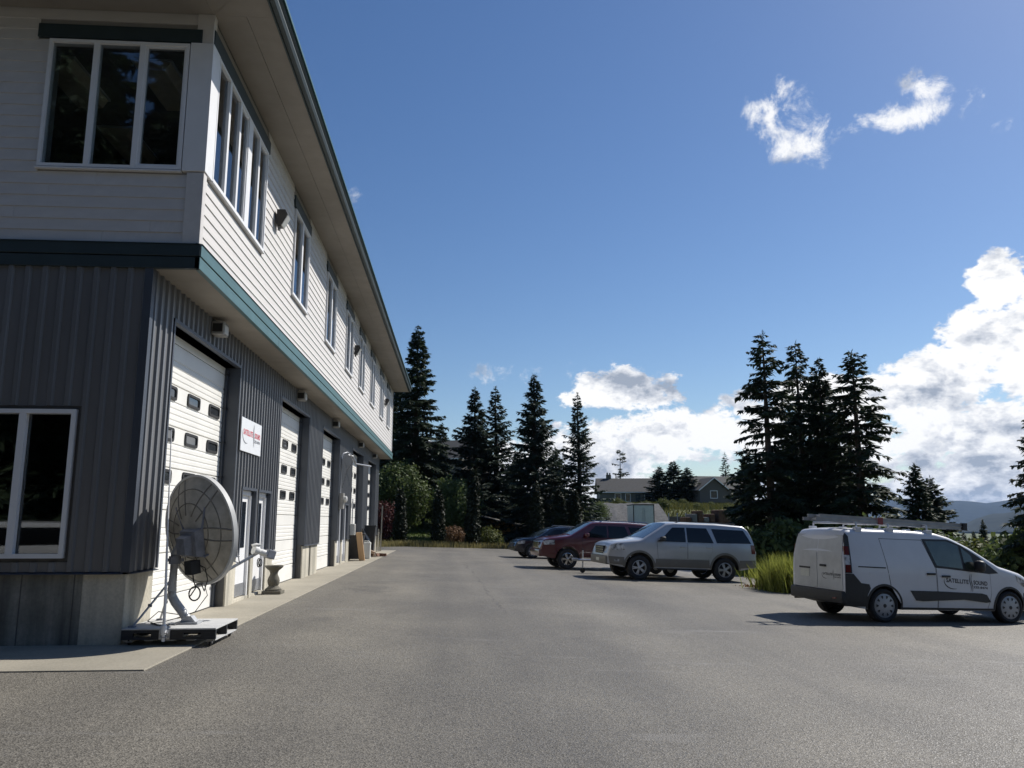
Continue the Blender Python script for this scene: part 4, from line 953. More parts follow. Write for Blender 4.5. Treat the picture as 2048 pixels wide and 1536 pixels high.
class Car:
    def __init__(s, root, L, hw, top, sill, arches, wr, side, plan_a=.12, plan_n=6.0, edge=.09, crown=.03, plan_r=None):
        s.root, s.L, s.hw, s.sill, s.arches, s.wr, s.side, s.edge, s.crown = root, L, hw, sill, arches, wr, side, edge, crown
        s.top = smooth_tab(top); s.pa, s.pn = plan_a, plan_n; s.pr = plan_r if plan_r else plan_a
    def plan(s, x):
        t = (x - s.L / 2) / (s.L / 2); return 1 - (s.pa if t > 0 else s.pr) * abs(t) ** s.pn
    def W(s, x, z): return s.hw * s.plan(x) * lerp_tab(s.side, z)
    def bot(s, x):
        z = s.sill + .10 * max(0, (abs(x - s.L / 2) / (s.L / 2)) - .8) / .2
        for xc, r_ in s.arches:
            if abs(x - xc) < r_: z = max(z, s.wr + math.sqrt(max(r_ * r_ - (x - xc) ** 2, 0)))
        return z
    def section(s, x):
        zt, zb = s.top(x), s.bot(x); h = max(zt - zb, .02); rr = min(s.edge, .35 * h); n = 12; pts = []
        for k in range(n + 1):
            z = zb + (zt - rr - zb) * k / n; pts.append((s.W(x, z), z))
        w0 = s.W(x, zt - rr)
        for k in range(1, 5):
            a = R(90 * k / 4); pts.append((w0 - rr * (1 - math.cos(a)), zt - rr + rr * math.sin(a)))
        w1 = w0 - rr
        for k in range(1, 7):
            y = w1 * (1 - k / 6); pts.append((y, zt + s.crown * (1 - (y / w1) ** 2)))
        return pts
    def body(s, paint, name='body'):
        xs = set(np.round(np.linspace(0, s.L, 74), 4)) | set(np.round(s.L - np.geomspace(.004, .25, 10), 4)) | set(np.round(np.geomspace(.004, .25, 10), 4))
        for xc, r_ in s.arches: xs |= set(np.round(xc + r_ * np.cos(np.linspace(0, math.pi, 25)), 4)) | {round(xc - r_ - .003, 4), round(xc + r_ + .003, 4)}
        xs = sorted(x for x in xs if 0 <= x <= s.L); V = []; Fs = []; mi = []; m = None
        for x in xs:
            h = s.section(x); ring = [(x, y, z) for y, z in h] + [(x, -y, z) for y, z in h[-2::-1]]; m = len(ring); V += ring
        for i in range(len(xs) - 1):
            for k in range(m): 
                a = i * m + k; b_ = i * m + (k + 1) % m; Fs.append((a, b_, b_ + m, a + m)); mi.append(1 if k == m - 1 else 0)
        Fs.append(tuple(range(m))[::-1]); mi.append(0); Fs.append(tuple((len(xs) - 1) * m + k for k in range(m))); mi.append(0)
        mb = MB(); mb.v = V; mb.f = Fs; mb.m = mi
        s.bodyo = mb.build(name, [paint, M_TRIM], s.root, smooth=True, angle=40); return s.bodyo
    def patch(s, poly, off, mat, name, sides=(-1, 1), parent=None, step=.10, skirt=.014, rnd_=0, place=None):
        """a panel that follows the flank; poly in (x, z); returns the last object"""
        o = None
        for sd in sides:
            bm = bmesh.new(); bm.faces.new([bm.verts.new((x, 0, z)) for x, z in poly])
            xs = [p[0] for p in poly]; zs = [p[1] for p in poly]
            for c in np.arange(min(xs) + step, max(xs), step): bmesh.ops.bisect_plane(bm, geom=bm.faces[:] + bm.edges[:] + bm.verts[:], plane_co=(c, 0, 0), plane_no=(1, 0, 0))
            for c in np.arange(min(zs) + step, max(zs), step): bmesh.ops.bisect_plane(bm, geom=bm.faces[:] + bm.edges[:] + bm.verts[:], plane_co=(0, 0, c), plane_no=(0, 0, 1))
            for v in bm.verts: v.co.y = sd * (s.W(v.co.x, v.co.z) + off)
            ex = bmesh.ops.extrude_edge_only(bm, edges=[e for e in bm.edges if len(e.link_faces) == 1])
            for v in ex['geom']:
                if isinstance(v, bmesh.types.BMVert): v.co.y -= sd * (skirt + off)
            o = MB().bm(bm).build(name, mat, parent or s.root, smooth=True, angle=30)
        return o
    def decal(s, verts, faces, off, mat, name, sd, parent=None):
        return MB().add([(x, sd * (s.W(x, z) + off), z) for x, z in verts], faces).build(name, mat, parent or s.root, recalc=False)
    def screen(s, x0, x1, mat, name, inset=.05, off=.005, n=10):
        """glass over the sloping top surface between stations x0 and x1"""
        V = []; Fs = []; m = 13
        for i in range(n + 1):
            x = x0 + (x1 - x0) * i / n; zt = s.top(x); rr = s.edge; w0 = s.W(x, zt - rr) - rr - inset * (1)
            sl = (s.top(x + .01) - s.top(x - .01)) / .02; nl = math.hypot(1, sl)
            for k in range(m):
                y = w0 * (2 * k / (m - 1) - 1); V.append((x - sl / nl * off, y, zt + s.crown * (1 - (y / (w0 + inset)) ** 2) + off / nl))
        for i in range(n):
            for k in range(m - 1): Fs.append((i * m + k, i * m + k + 1, (i + 1) * m + k + 1, (i + 1) * m + k))
        return MB().add(V, Fs).build(name, mat, s.root, smooth=True)
    def wheels(s, style, rim_r, w=.11, spokes=7, rimmat=None):
        first = {}
        for xc, r_ in s.arches:
            for sd in (-1, 1):
                if sd not in first:
                    mb = MB(); R_ = rim_r; y = sd * w
                    mb.lathe([(R_ * .99, -w * .8), (R_ * .99, y * .0), (R_ * .99, sd * w * .92), (R_ * .93, sd * w * .95), (R_ * .88, sd * w * .70)], (0, 0, 0), 'Y', 32)
                    mb.lathe([(R_ * .90, sd * w * .15), (.0, sd * w * .15)], (0, 0, 0), 'Y', 24, 1)
                    if style == 'cover':
                        mb.lathe([(R_ * .97, sd * w * .86), (R_ * .80, sd * w * .98), (R_ * .3, sd * w * 1.02), (.0, sd * w * 1.04)], (0, 0, 0), 'Y', 32)
                        for k in range(spokes):
                            a = 2 * math.pi * k / spokes; c = Vector((math.cos(a) * R_ * .74, sd * w * 1.02, math.sin(a) * R_ * .74)); t = Vector((-math.sin(a), 0, math.cos(a))); rad = Vector((math.cos(a), 0, math.sin(a)))
                            mb.add([c - rad * R_ * .13 - t * R_ * .05, c - rad * R_ * .13 + t * R_ * .05, c + rad * R_ * .10 + t * R_ * .12, c + rad * R_ * .10 - t * R_ * .12], [(0, 1, 2, 3)], 1)
                        mb.lathe([(R_ * .17, sd * w * 1.0), (R_ * .15, sd * w * 1.09), (0, sd * w * 1.1)], (0, 0, 0), 'Y', 16, 1)
                    else:
                        for k in range(spokes):
                            a = 2 * math.pi * k / spokes
                            for da in ((-.13, .13) if style == 'twin' else (0,)):
                                rad = Vector((math.cos(a + da), 0, math.sin(a + da))); t = Vector((-rad.z, 0, rad.x)); wi, wo = (.045, .035) if style == 'twin' else (.06, .075)
                                b0 = rad * R_ * .16; b1 = rad * R_ * .93; yo0 = Vector((0, sd * w * .88, 0)); yo1 = Vector((0, sd * w * .80, 0)); dp = Vector((0, -sd * .03, 0))
                                P = [b0 - t * wi * R_ * 2 + yo0, b0 + t * wi * R_ * 2 + yo0, b1 + t * wo * R_ * 2 + yo1, b1 - t * wo * R_ * 2 + yo1]
                                mb.add(P + [p + dp for p in P], [(0, 1, 2, 3), (4, 7, 6, 5), (0, 4, 5, 1), (1, 5, 6, 2), (2, 6, 7, 3), (3, 7, 4, 0)])
                        mb.lathe([(R_ * .22, sd * w * .6), (R_ * .22, sd * w * .9), (R_ * .1, sd * w * .96), (0, sd * w * .96)], (0, 0, 0), 'Y', 16)
                    me = mb.build('wheel', [rimmat or M_RIM, M_TRIM], s.root, smooth=True, angle=30); wr = s.wr
                    ty = MB().lathe([(R_, -w * .9), (R_ + (wr - R_) * .5, -w * 1.08), (wr - .025, -w * 1.0), (wr, -w * .78), (wr, w * .78), (wr - .025, w * 1.0), (R_ + (wr - R_) * .5, w * 1.08), (R_, w * .9)], (0, 0, 0), 'Y', 40).build('tyre', M_TYRE, me, smooth=True, angle=40)
                    first[sd] = me
                    me.location = (xc, sd * (s.hw - w - .015), wr)
                else:
                    c = copy_tree(first[sd], s.root); c.location = (xc, sd * (s.hw - w - .015), wr)
    def lip(s, mat, wd=.055, off=.012, sides=(-1, 1)):
        for xc, r_ in s.arches:
            for sd in sides:
                n = 22; a0 = math.asin(max(-1, min(1, (s.sill - s.wr) / r_))) + .04; V = []; Fs = []
                for k in range(n + 1):
                    a = a0 + (math.pi - 2 * a0) * k / n
                    for rr, o_ in ((r_ - .006, -.03), (r_ - .004, off), (r_ + wd, off), (r_ + wd + .008, -.01)):
                        x = xc + math.cos(a) * rr; z = s.wr + math.sin(a) * rr; V.append((x, sd * (s.W(x, z) + o_), z))
                for k in range(n):
                    for j in range(3): Fs.append((k * 4 + j, k * 4 + j + 1, k * 4 + j + 5, k * 4 + j + 4))
                MB().add(V, Fs).build('wheel_arch', mat, s.root, smooth=True, angle=40)
    def mirror(s, x, z, mat, sides=(-1, 1), sz=(.09, .11, .085)):
        for sd in sides:
            y = s.W(x, z); mb = MB(); bm = bmesh.new(); bmesh.ops.create_icosphere(bm, subdivisions=2, radius=1)
            for v in bm.verts: v.co = Vector((math.copysign(abs(v.co.x) ** .6, v.co.x) * sz[0], math.copysign(abs(v.co.y) ** .6, v.co.y) * sz[1], math.copysign(abs(v.co.z) ** .6, v.co.z) * sz[2])) + Vector((x, sd * (y + .14), z + .07))
            m = mb.bm(bm).build('wing_mirror', mat, s.root, smooth=True)
            MB().tube([(x, sd * (y - .02), z), (x, sd * (y + .10), z + .03)], .02, 6).build('mirror_arm', M_TRIM, m)
    def handle(s, x, z, mat, sides=(-1, 1), w=.20):
        for sd in sides: y = s.W(x, z); a, b_ = sd * (y + .004), sd * (y + .034); MB().bbox(x - w / 2, x + w / 2, min(a, b_), max(a, b_), z - .02, z + .022, c=.012).build('door_handle', mat, s.root)
def car_paint(name, col, rough=.32, metal=.0, coat=.6, var=.05):
    return pm(name, col, rough=rough, var=var, scale=2.5, metal=metal, coat=coat)
def ground_rot(o, x, y, heading):
    o.location = (x, y, LZ(x)); o.rotation_mode = 'XYZ'
    # tilt with the fall of the lot (drops towards +X)
    q = Vector((.038, 0, 1)).normalized(); fw = Vector((math.cos(heading), math.sin(heading), 0)); fw = (fw - q * fw.dot(q)).normalized(); lf = q.cross(fw)
    o.rotation_euler = Matrix(((fw.x, lf.x, q.x), (fw.y, lf.y, q.y), (fw.z, lf.z, q.z))).to_euler()

# ---- white van
def white_van():
    o = thing('cargo_van', 'white cargo van with company lettering and a ladder on its roof bars', 'van')
    P = car_paint('van_white_paint', (.63, .65, .68), rough=.38, coat=.3, var=.04)
    c = Car(o, 4.80, .915, [(0, 1.15), (.02, 1.40), (.05, 1.66), (.14, 1.775), (.45, 1.805), (1.6, 1.815), (2.25, 1.79), (2.60, 1.71), (3.05, 1.52), (3.72, 1.155), (4.30, 1.02), (4.60, .90), (4.74, .74), (4.80, .52)], .25, [(.87, .385), (3.93, .385)], .325,
            [(.2, .95), (.45, 1.0), (.95, 1.0), (1.12, .985), (1.45, .93), (1.82, .855)], plan_a=.30, plan_n=7, edge=.10, crown=.03, plan_r=.055)
    c.body(P)
    G = .010
    def door(poly, name, rise=.005):
        cx = sum(p[0] for p in poly) / len(poly); cz = sum(p[1] for p in poly) / len(poly)
        c.patch([(cx + (x - cx) * (1 + -.0 + .009 / max(.05, abs(x - cx)) if abs(x - cx) > .05 else 1), cz + (z - cz) * (1 + -.0 + .009 / max(.05, abs(z - cz)) if abs(z - cz) > .05 else 1)) for x, z in poly], .0015, M_GAP, 'shut_line')
        return c.patch(poly, rise, P, name)
    door([(1.03, .70), (1.16, .50), (1.30, .30), (2.12, .30), (2.10, 1.08), (1.86, 1.63), (.86, 1.63), (.95, 1.18)], 'sliding_door')
    door([(2.15, .30), (3.36, .30), (3.45, .60), (3.44, 1.02), (2.13, 1.09)], 'front_door')
    # windows
    c.patch([(1.88, 1.66), (2.09, 1.10), (3.42, .995), (3.66, 1.015), (3.20, 1.345), (2.82, 1.56), (2.50, 1.665)], .008, M_TRIM, 'window_surround')
    c.patch([(1.95, 1.62), (2.14, 1.135), (2.78, 1.085), (2.74, 1.55), (2.46, 1.63)], .012, M_VGL, 'side_window')
    c.patch([(2.80, 1.52), (2.84, 1.08), (3.12, 1.06), (3.02, 1.36)], .012, M_VGL, 'quarter_light')
    c.screen(2.66, 3.66, M_WSG, 'windscreen', inset=.02)
    c.handle(1.98, .965, M_TRIM); c.handle(2.34, .925, M_TRIM)
    c.mirror(3.08, 1.08, M_TRIM, sz=(.09, .10, .12))
    # plastics
    c.patch([(0.0, .30), (.47, .30), (.475, .52), (.55, .66), (.52, .735), (.34, .755), (.18, .93), (.012, .93)], .010, M_TRIM, 'corner_bumper')
    c.patch([(1.47, .63), (2.2, .625), (3.2, .60), (3.32, .575), (3.42, .43), (3.30, .415), (2.75, .47), (1.75, .425), (1.60, .44)], .018, M_TRIM, 'side_moulding')
    c.patch([(1.27, .255), (3.54, .255), (3.53, .30), (1.28, .30)], .006, M_TRIM, 'sill')
    c.patch([(4.30, .28), (4.70, .34), (4.76, .56), (4.55, .60), (4.33, .62)], .008, M_TRIM, 'front_bumper')
    c.patch([(4.12, .98), (4.42, .86), (4.66, .70), (4.60, .66), (4.36, .74), (4.16, .86)], .008, M_HEAD, 'headlight')
    c.patch([(.30, 1.06), (.92, 1.05), (.925, 1.072), (.30, 1.082)], .006, M_TRIM, 'door_rail', step=.2)
    c.patch([(.53, .945), (.58, .905), (.67, .905), (.72, .945), (.67, .985), (.58, .985)], .0045, P, 'fuel_flap'); c.lip(M_TRIM, .035, .010)
    c.patch([(.012, .94), (.155, .94), (.155, 1.66), (.10, 1.72), (.06, 1.66)], .008, M_TRIM, 'lamp_column')
    for a, b_, mat, nm in ((.955, 1.10, M_TAIL, 'tail_light'), (1.10, 1.29, M_HEAD, 'reversing_lamp'), (1.29, 1.46, M_TAIL, 'tail_light')):
        c.patch([(.018, a), (.125, a), (.125, b_), (.026, b_)], .016, mat, nm, step=.05)
    c.wheels('cover', .235, w=.105, spokes=10, rimmat=pm('wheel_cover_silver', (.33, .34, .36), rough=.4, var=.1, metal=.3))
    # rear doors: two flat panels on the tail, stepped over the bumper
    def rear(y0, y1, z0, z1, t, mat, name, n=8):
        V = []; Fs = []
        def rx(z): # tail leans forward with height
            lo, hi = 0.0, .30
            for _ in range(28):
                m = (lo + hi) / 2
                if c.top(m) < z + .02: lo = m
                else: hi = m
            return hi if z > 1.14 else 0.0
        for i in range(n + 1):
            z = z0 + (z1 - z0) * i / n; x = rx(z); wlim = c.W(max(x, .012), z) - .02
            for y in (y0, y1): V.append((x - t, max(-wlim, min(wlim, y)), z))
        for i in range(n + 1): V.append((V[2 * i][0] + t + .02, V[2 * i][1], V[2 * i][2])); V.append((V[2 * i + 1][0] + t + .02, V[2 * i + 1][1], V[2 * i + 1][2]))
        m = 2 * (n + 1)
        for i in range(n):
            a = 2 * i; Fs += [(a, a + 1, a + 3, a + 2), (m + a, m + a + 2, m + a + 3, m + a + 1), (a, a + 2, m + a + 2, m + a), (a + 1, m + a + 1, m + a + 3, a + 3)]
        Fs += [(0, m, m + 1, 1), (m - 2, m - 1, 2 * m - 1, 2 * m - 2)]
        return MB().add(V, Fs).build(name, mat, o, smooth=True, angle=30)
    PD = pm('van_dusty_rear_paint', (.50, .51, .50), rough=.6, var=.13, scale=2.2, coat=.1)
    rear(-.80, -.012, .60, 1.68, .012, PD, 'rear_door'); rear(.012, .80, .60, 1.68, .012, PD, 'rear_door')
    MB().bbox(-.09, .10, -.87, .87, .34, .585, c=.05).build('rear_bumper', M_TRIM, o, smooth=True, angle=40)
    MB().box(-.096, -.089, -.70, -.58, .42, .46).build('reflector', M_TAIL, o)
    MB().bbox(-.045, -.012, -.30, -.12, 1.03, 1.075, c=.008).build('rear_handle', M_TRIM, o)
    MB().box(-.020, -.012, .27, .57, .80, .95).build('number_plate', M_PLATE, o)
    MB().box(-.030, -.012, .24, .60, .965, 1.0).build('plate_lamp_bar', M_TRIM, o)
    for lg, kind_, w_, cx, cz, off in (('r', 'rear', .60, -.46, .865, .0145),):
        for v, f, kind in logo2d(w_): MB().add([(-off, cx - p[0], cz + p[1]) for p in v], f).build({'text': 'lettering', 'small': 'phone_number', 'mark': 'swoosh'}[kind], M_LOGO, o, recalc=False)
    MB().lathe([(.075, 0), (.075, .008), (0, .008)], (-.0125, -.60, .70), 'X', 20, 0).xf(Matrix.Diagonal((-1, 1, 1, 1)) @ Matrix.Identity(4)).build('oval_badge', M_TRIM, o)
    # flank lettering on the front doors
    for v, f, kind in logo2d(1.06):
        for sd in (-1,):
            c.decal([(2.83 + p[0], .785 + p[1] - .03 * (p[0] / .53)) for p in v], f, .0075, M_LOGO, {'text': 'lettering', 'small': 'phone_number', 'mark': 'swoosh'}[kind], sd)
    # roof bars
    for x in (.42, 1.18, 2.12):
        b = MB().tube([(x, -.72, c.top(x) - .02), (x, -.70, 1.93), (x, .70, 1.93), (x, .72, c.top(x) - .02)], .022, 8).build('roof_bar', M_RIM, o)
        for sd in (-1, 1): MB().bbox(x - .07, x + .07, sd * .73 - .05, sd * .73 + .05, c.top(x) - .05, c.top(x) + .05, c=.012).build('bar_foot', P, b)
    for k in range(5): MB().bbox(.70 + k * .30, .86 + k * .30, -.66, -.60, c.top(.8 + k * .3) - .04, c.top(.8 + k * .3) + .035, c=.012).build('roof_rib', P, o)
    return o, c
M_VGL = pm('van_cab_glass', (.045, .060, .045), rough=.06, var=.35, scale=5, spec=.9)
M_LOGO = pm('dark_vinyl_lettering', (.022, .024, .032), rough=.45, var=.1)
van, vcar = white_van()
VH = R(10.5); vx, vy = 8.50, 15.86          # rear near-side wheel contact
fwd = Vector((math.cos(VH), math.sin(VH))); lft = Vector((-fwd.y, fwd.x))
oo = Vector((vx, vy)) - fwd * .87 + lft * .80
ground_rot(van, oo.x, oo.y, VH)
# ladder on the bars
def ladder():
    o = thing('extension_ladder', 'long grey extension ladder lying along the roof bars of the white van', 'ladder'); M_LAD = pm('ladder_grey', (.34, .35, .36), rough=.5, var=.15, scale=6, metal=.3)
    Lx = 3.62
    for lay, (x0, z) in enumerate(((0, 0), (.10, .068))):
        for y in (-.21, .21):
            yy = y * (1 - .10 * lay); mb = MB().box(x0, x0 + Lx - .1, yy - .014, yy + .014, z, z + .062).box(x0, x0 + Lx - .1, yy - .03, yy + .03, z, z + .010).box(x0, x0 + Lx - .1, yy - .03, yy + .03, z + .052, z + .0619)
            mb.build('rail', M_LAD, o)
        for k in range(11): x = x0 + .17 + k * .32; MB().tube([(x, -.20, z + .031), (x, .20, z + .031)], .015, 8).build('rung', M_LAD, o)
    for y in (-.21, .21): MB().box(Lx - .06, Lx + .04, y - .04, y + .04, -.01, .145).build('rubber_foot', M_BLACK, o)
    for y in (-.24, .24): MB().box(1.45, 1.56, y - .006 + math.copysign(.012, y), y + .006 + math.copysign(.012, y), -.004, .138).build('red_clamp', pm('red_bracket', (.22, .03, .03), rough=.5), o)
    return o
lad = ladder(); lad.parent = None
mw = Matrix.Translation(van.location) @ van.rotation_euler.to_matrix().to_4x4()
lp = mw @ Vector((-.42, -.36, 1.957)); lad.location = lp; lad.rotation_euler = van.rotation_euler.copy(); lad.rotation_euler.rotate_axis('Y', R(1.2))

# ---- silver SUV
def silver_suv():
    o = thing('sport_utility_vehicle', 'silver full-size sport utility vehicle with grey lower cladding and dark rear windows', 'suv')
    P = car_paint('suv_silver_paint', (.40, .41, .43), metal=.35, rough=.34); PT = pm('suv_grey_cladding', (.155, .148, .132), rough=.5, var=.06, metal=.2)
    c = Car(o, 5.23, 1.0, [(0, .95), (.03, 1.12), (.07, 1.38), (.24, 1.74), (.40, 1.86), (1.4, 1.905), (2.9, 1.895), (3.15, 1.86), (4.02, 1.33), (4.10, 1.30), (4.9, 1.20), (5.10, 1.13), (5.19, .98), (5.23, .70)], .40, [(1.14, .50), (4.16, .50)], .395,
            [(.3, .95), (.55, 1.0), (1.0, 1.0), (1.22, .985), (1.5, .92), (1.88, .80)], plan_a=.11, plan_n=8, edge=.10, crown=.035, plan_r=.06)
    c.body(P)
    c.patch([(1.70, .44), (3.62, .44), (3.60, .70), (1.72, .70)], .008, PT, 'lower_cladding'); c.patch([(0.03, .50), (.60, .46), (.63, .72), (.03, .74)], .012, PT, 'rear_bumper'); c.patch([(4.68, .46), (5.16, .50), (5.20, .74), (4.69, .72)], .012, PT, 'front_bumper')
    for poly in ([(3.52, .72), (3.55, 1.24), (2.50, 1.24), (2.50, .72)], [(2.47, .72), (2.47, 1.24), (1.62, 1.24), (1.60, 1.0), (1.74, .72)]):
        cx = sum(p[0] for p in poly) / len(poly); cz = sum(p[1] for p in poly) / len(poly)
        c.patch([(cx + (x - cx) * 1.014, cz + (z - cz) * 1.02) for x, z in poly], .0015, M_GAP, 'shut_line'); c.patch(poly, .006, P, 'door')
    c.patch([(3.56, 1.265), (3.42, 1.32), (2.98, 1.735), (2.54, 1.745), (2.54, 1.265)], .008, M_CGL, 'side_window'); c.patch([(2.48, 1.265), (2.48, 1.745), (1.76, 1.745), (1.55, 1.265)], .008, M_CGL, 'side_window'); c.patch([(1.43, 1.27), (1.58, 1.735), (.42, 1.72), (.17, 1.29)], .008, M_CGL, 'side_window')
    c.screen(3.16, 4.0, M_WSG, 'windscreen', inset=.03); c.screen(.10, .40, M_CGL, 'rear_window', inset=.04)
    c.patch([(4.68, .95), (5.10, .93), (5.13, 1.10), (4.98, 1.14), (4.70, 1.16)], .010, M_HEAD, 'headlight'); c.patch([(.02, .95), (.17, .95), (.20, 1.24), (.06, 1.24)], .010, M_TAIL, 'tail_light')
    c.patch([(4.86, .58), (5.02, .58), (5.02, .65), (4.86, .65)], .018, M_HEAD, 'fog_lamp')
    c.handle(2.66, 1.11, P); c.handle(1.72, 1.11, P); c.mirror(3.40, 1.28, M_TRIM); c.lip(PT, .06, .014)
    MB().bbox(5.14, 5.24, -.44, .44, .80, 1.06, c=.02).build('grille', M_TRIM, o); 
    for k in range(3): MB().box(5.236, 5.25, -.43, .43, .84 + k * .075, .865 + k * .075).build('grille_bar', M_CHROME, o)
    MB().bbox(5.10, 5.29, -.85, .85, .47, .75, c=.05).build('bumper', PT, o, smooth=True); MB().box(5.285, 5.295, -.16, .16, .56, .66).build('number_plate', M_PLATE, o)
    for sd in (-1, 1): MB().tube([(.62, sd * .70, 1.87), (.7, sd * .70, 1.93), (2.7, sd * .70, 1.935), (2.85, sd * .70, 1.88)], .016, 6).build('roof_rail', M_TRIM, o)
    c.patch([(1.75, .36), (3.55, .36), (3.55, .40), (1.75, .40)], .06, M_TRIM, 'running_board')
    c.wheels('twin', .245, w=.125, spokes=5); return o, c
suv, c_ = silver_suv(); SH = R(180 + 7.0)
def put(o, fx, fy, H_, wx, hw):     # near-side (left) front wheel contact at fx, fy
    fwd = Vector((math.cos(H_), math.sin(H_))); lft = Vector((-fwd.y, fwd.x)); p = Vector((fx, fy)) - fwd * wx - lft * hw; ground_rot(o, p.x, p.y, H_)
put(suv, 6.0, 26.45, SH, 4.16, .88)
# ---- red pickup-like SUV
def red_suv():
    o = thing('sport_utility_vehicle', 'dark red sport utility vehicle parked between the silver one and the dark crossover', 'suv')
    P = car_paint('deep_red_paint', (.075, .006, .010), rough=.28, coat=.8)
    c = Car(o, 5.05, .97, [(0, .95), (.03, 1.1), (.12, 1.45), (.34, 1.74), (.60, 1.82), (1.5, 1.86), (2.75, 1.85), (3.0, 1.81), (3.82, 1.31), (3.92, 1.28), (4.7, 1.17), (4.92, 1.10), (5.01, .95), (5.05, .70)], .40, [(1.08, .49), (3.98, .49)], .39,
            [(.3, .95), (.55, 1.0), (1.0, 1.0), (1.2, .985), (1.5, .92), (1.86, .80)], plan_a=.12, plan_n=8, edge=.11, crown=.035, plan_r=.06)
    c.body(P)
    c.patch([(3.42, 1.245), (3.25, 1.32), (2.84, 1.70), (2.40, 1.71), (2.40, 1.245)], .008, M_CGL, 'side_window'); c.patch([(2.34, 1.245), (2.34, 1.71), (1.66, 1.71), (1.45, 1.245)], .008, M_CGL, 'side_window'); c.patch([(1.34, 1.25), (1.50, 1.70), (.50, 1.68), (.22, 1.28)], .008, M_CGL, 'side_window')
    for poly in ([(3.36, .50), (3.40, 1.22), (2.37, 1.22), (2.37, .50)], [(2.34, .50), (2.34, 1.22), (1.52, 1.22), (1.52, 1.0), (1.66, .50)]):
        cx = sum(p[0] for p in poly) / len(poly); cz = sum(p[1] for p in poly) / len(poly)
        c.patch([(cx + (x - cx) * 1.014, cz + (z - cz) * 1.015) for x, z in poly], .0015, M_GAP, 'shut_line'); c.patch(poly, .006, P, 'door')
    c.screen(3.0, 3.82, M_WSG, 'windscreen', inset=.03); c.patch([(4.50, .93), (4.92, .91), (4.95, 1.05), (4.80, 1.09), (4.52, 1.10)], .010, M_HEAD, 'headlight'); c.patch([(.02, .95), (.15, .95), (.22, 1.3), (.06, 1.3)], .010, M_TAIL, 'tail_light')
    MB().bbox(4.96, 5.06, -.46, .46, .76, 1.02, c=.02).build('grille', M_CHROME, o); MB().bbox(4.92, 5.10, -.82, .82, .46, .72, c=.05).build('bumper', P, o, smooth=True)
    c.patch([(4.50, .46), (4.98, .48), (5.0, .70), (4.51, .70)], .010, P, 'front_bumper'); c.handle(2.5, 1.08, P); c.handle(1.62, 1.08, P); c.mirror(3.25, 1.26, P); c.patch([(1.66, .40), (3.42, .40), (3.42, .47), (1.66, .47)], .02, M_CHROME, 'running_board')
    for sd in (-1, 1): MB().tube([(.62, sd * .68, 1.84), (.7, sd * .68, 1.90), (2.5, sd * .68, 1.905), (2.65, sd * .68, 1.85)], .016, 6).build('roof_rail', M_CHROME, o)
    c.lip(P, .05, .016); c.wheels('twin', .24, w=.12, spokes=5, rimmat=M_CHROME); return o
rs = red_suv(); put(rs, 4.32, 31.4, R(180 + 6.5), 3.98, .86)
def dark_crossover():
    o = thing('crossover_car', 'dark navy compact crossover with five-spoke wheels at the far end of the parked row', 'car')
    P = car_paint('near_black_blue_paint', (.010, .013, .022), rough=.22, coat=.9)
    c = Car(o, 4.48, .89, [(0, .85), (.03, 1.0), (.12, 1.22), (.55, 1.50), (.9, 1.57), (1.8, 1.60), (2.35, 1.57), (2.6, 1.51), (3.30, 1.08), (3.42, 1.04), (4.05, .96), (4.28, .87), (4.43, .72), (4.48, .50)], .27, [(.90, .40), (3.57, .40)], .345,
            [(.2, .95), (.45, 1.0), (.85, 1.0), (1.02, .98), (1.3, .88), (1.6, .76)], plan_a=.20, plan_n=5, edge=.11, crown=.03, plan_r=.10)
    c.body(P)
    c.patch([(3.08, 1.03), (2.40, 1.44), (2.02, 1.47), (2.02, 1.02)], .008, M_CGL, 'side_window'); c.patch([(1.96, 1.02), (1.96, 1.47), (1.32, 1.46), (1.16, 1.03)], .008, M_CGL, 'side_window'); c.patch([(1.10, 1.04), (1.24, 1.44), (.72, 1.36), (.62, 1.10)], .008, M_CGL, 'side_window')
    for poly in ([(2.98, .38), (3.02, 1.0), (2.0, 1.0), (2.0, .38)], [(1.97, .38), (1.97, 1.0), (1.18, 1.0), (1.24, .8), (1.40, .38)]):
        cx = sum(p[0] for p in poly) / len(poly); cz = sum(p[1] for p in poly) / len(poly)
        c.patch([(cx + (x - cx) * 1.02, cz + (z - cz) * 1.02) for x, z in poly], .0015, M_GAP, 'shut_line'); c.patch(poly, .006, P, 'door')
    c.screen(2.58, 3.30, M_WSG, 'windscreen', inset=.03); c.patch([(3.98, .72), (4.34, .68), (4.36, .78), (4.22, .84), (4.0, .86)], .010, M_HEAD, 'headlight'); c.patch([(.03, .80), (.24, .80), (.30, 1.02), (.10, 1.02)], .010, M_TAIL, 'tail_light')
    MB().bbox(4.40, 4.49, -.42, .42, .52, .72, c=.02).build('grille', M_TRIM, o); c.lip(M_TRIM, .05, .012); c.patch([(1.33, .29), (3.14, .29), (3.14, .38), (1.33, .38)], .010, M_TRIM, 'sill'); c.mirror(2.92, 1.0, P); c.handle(2.18, .90, P); c.handle(1.36, .90, P)
    for sd in (-1, 1): MB().tube([(.8, sd * .60, 1.54), (.9, sd * .60, 1.63), (2.1, sd * .60, 1.65), (2.25, sd * .60, 1.57)], .015, 6).build('roof_rail', M_RIM, o)
    c.wheels('five', .225, w=.105, spokes=5); return o
dc = dark_crossover(); put(dc, 3.84, 40.4, R(180 + 10), 3.57, .79)
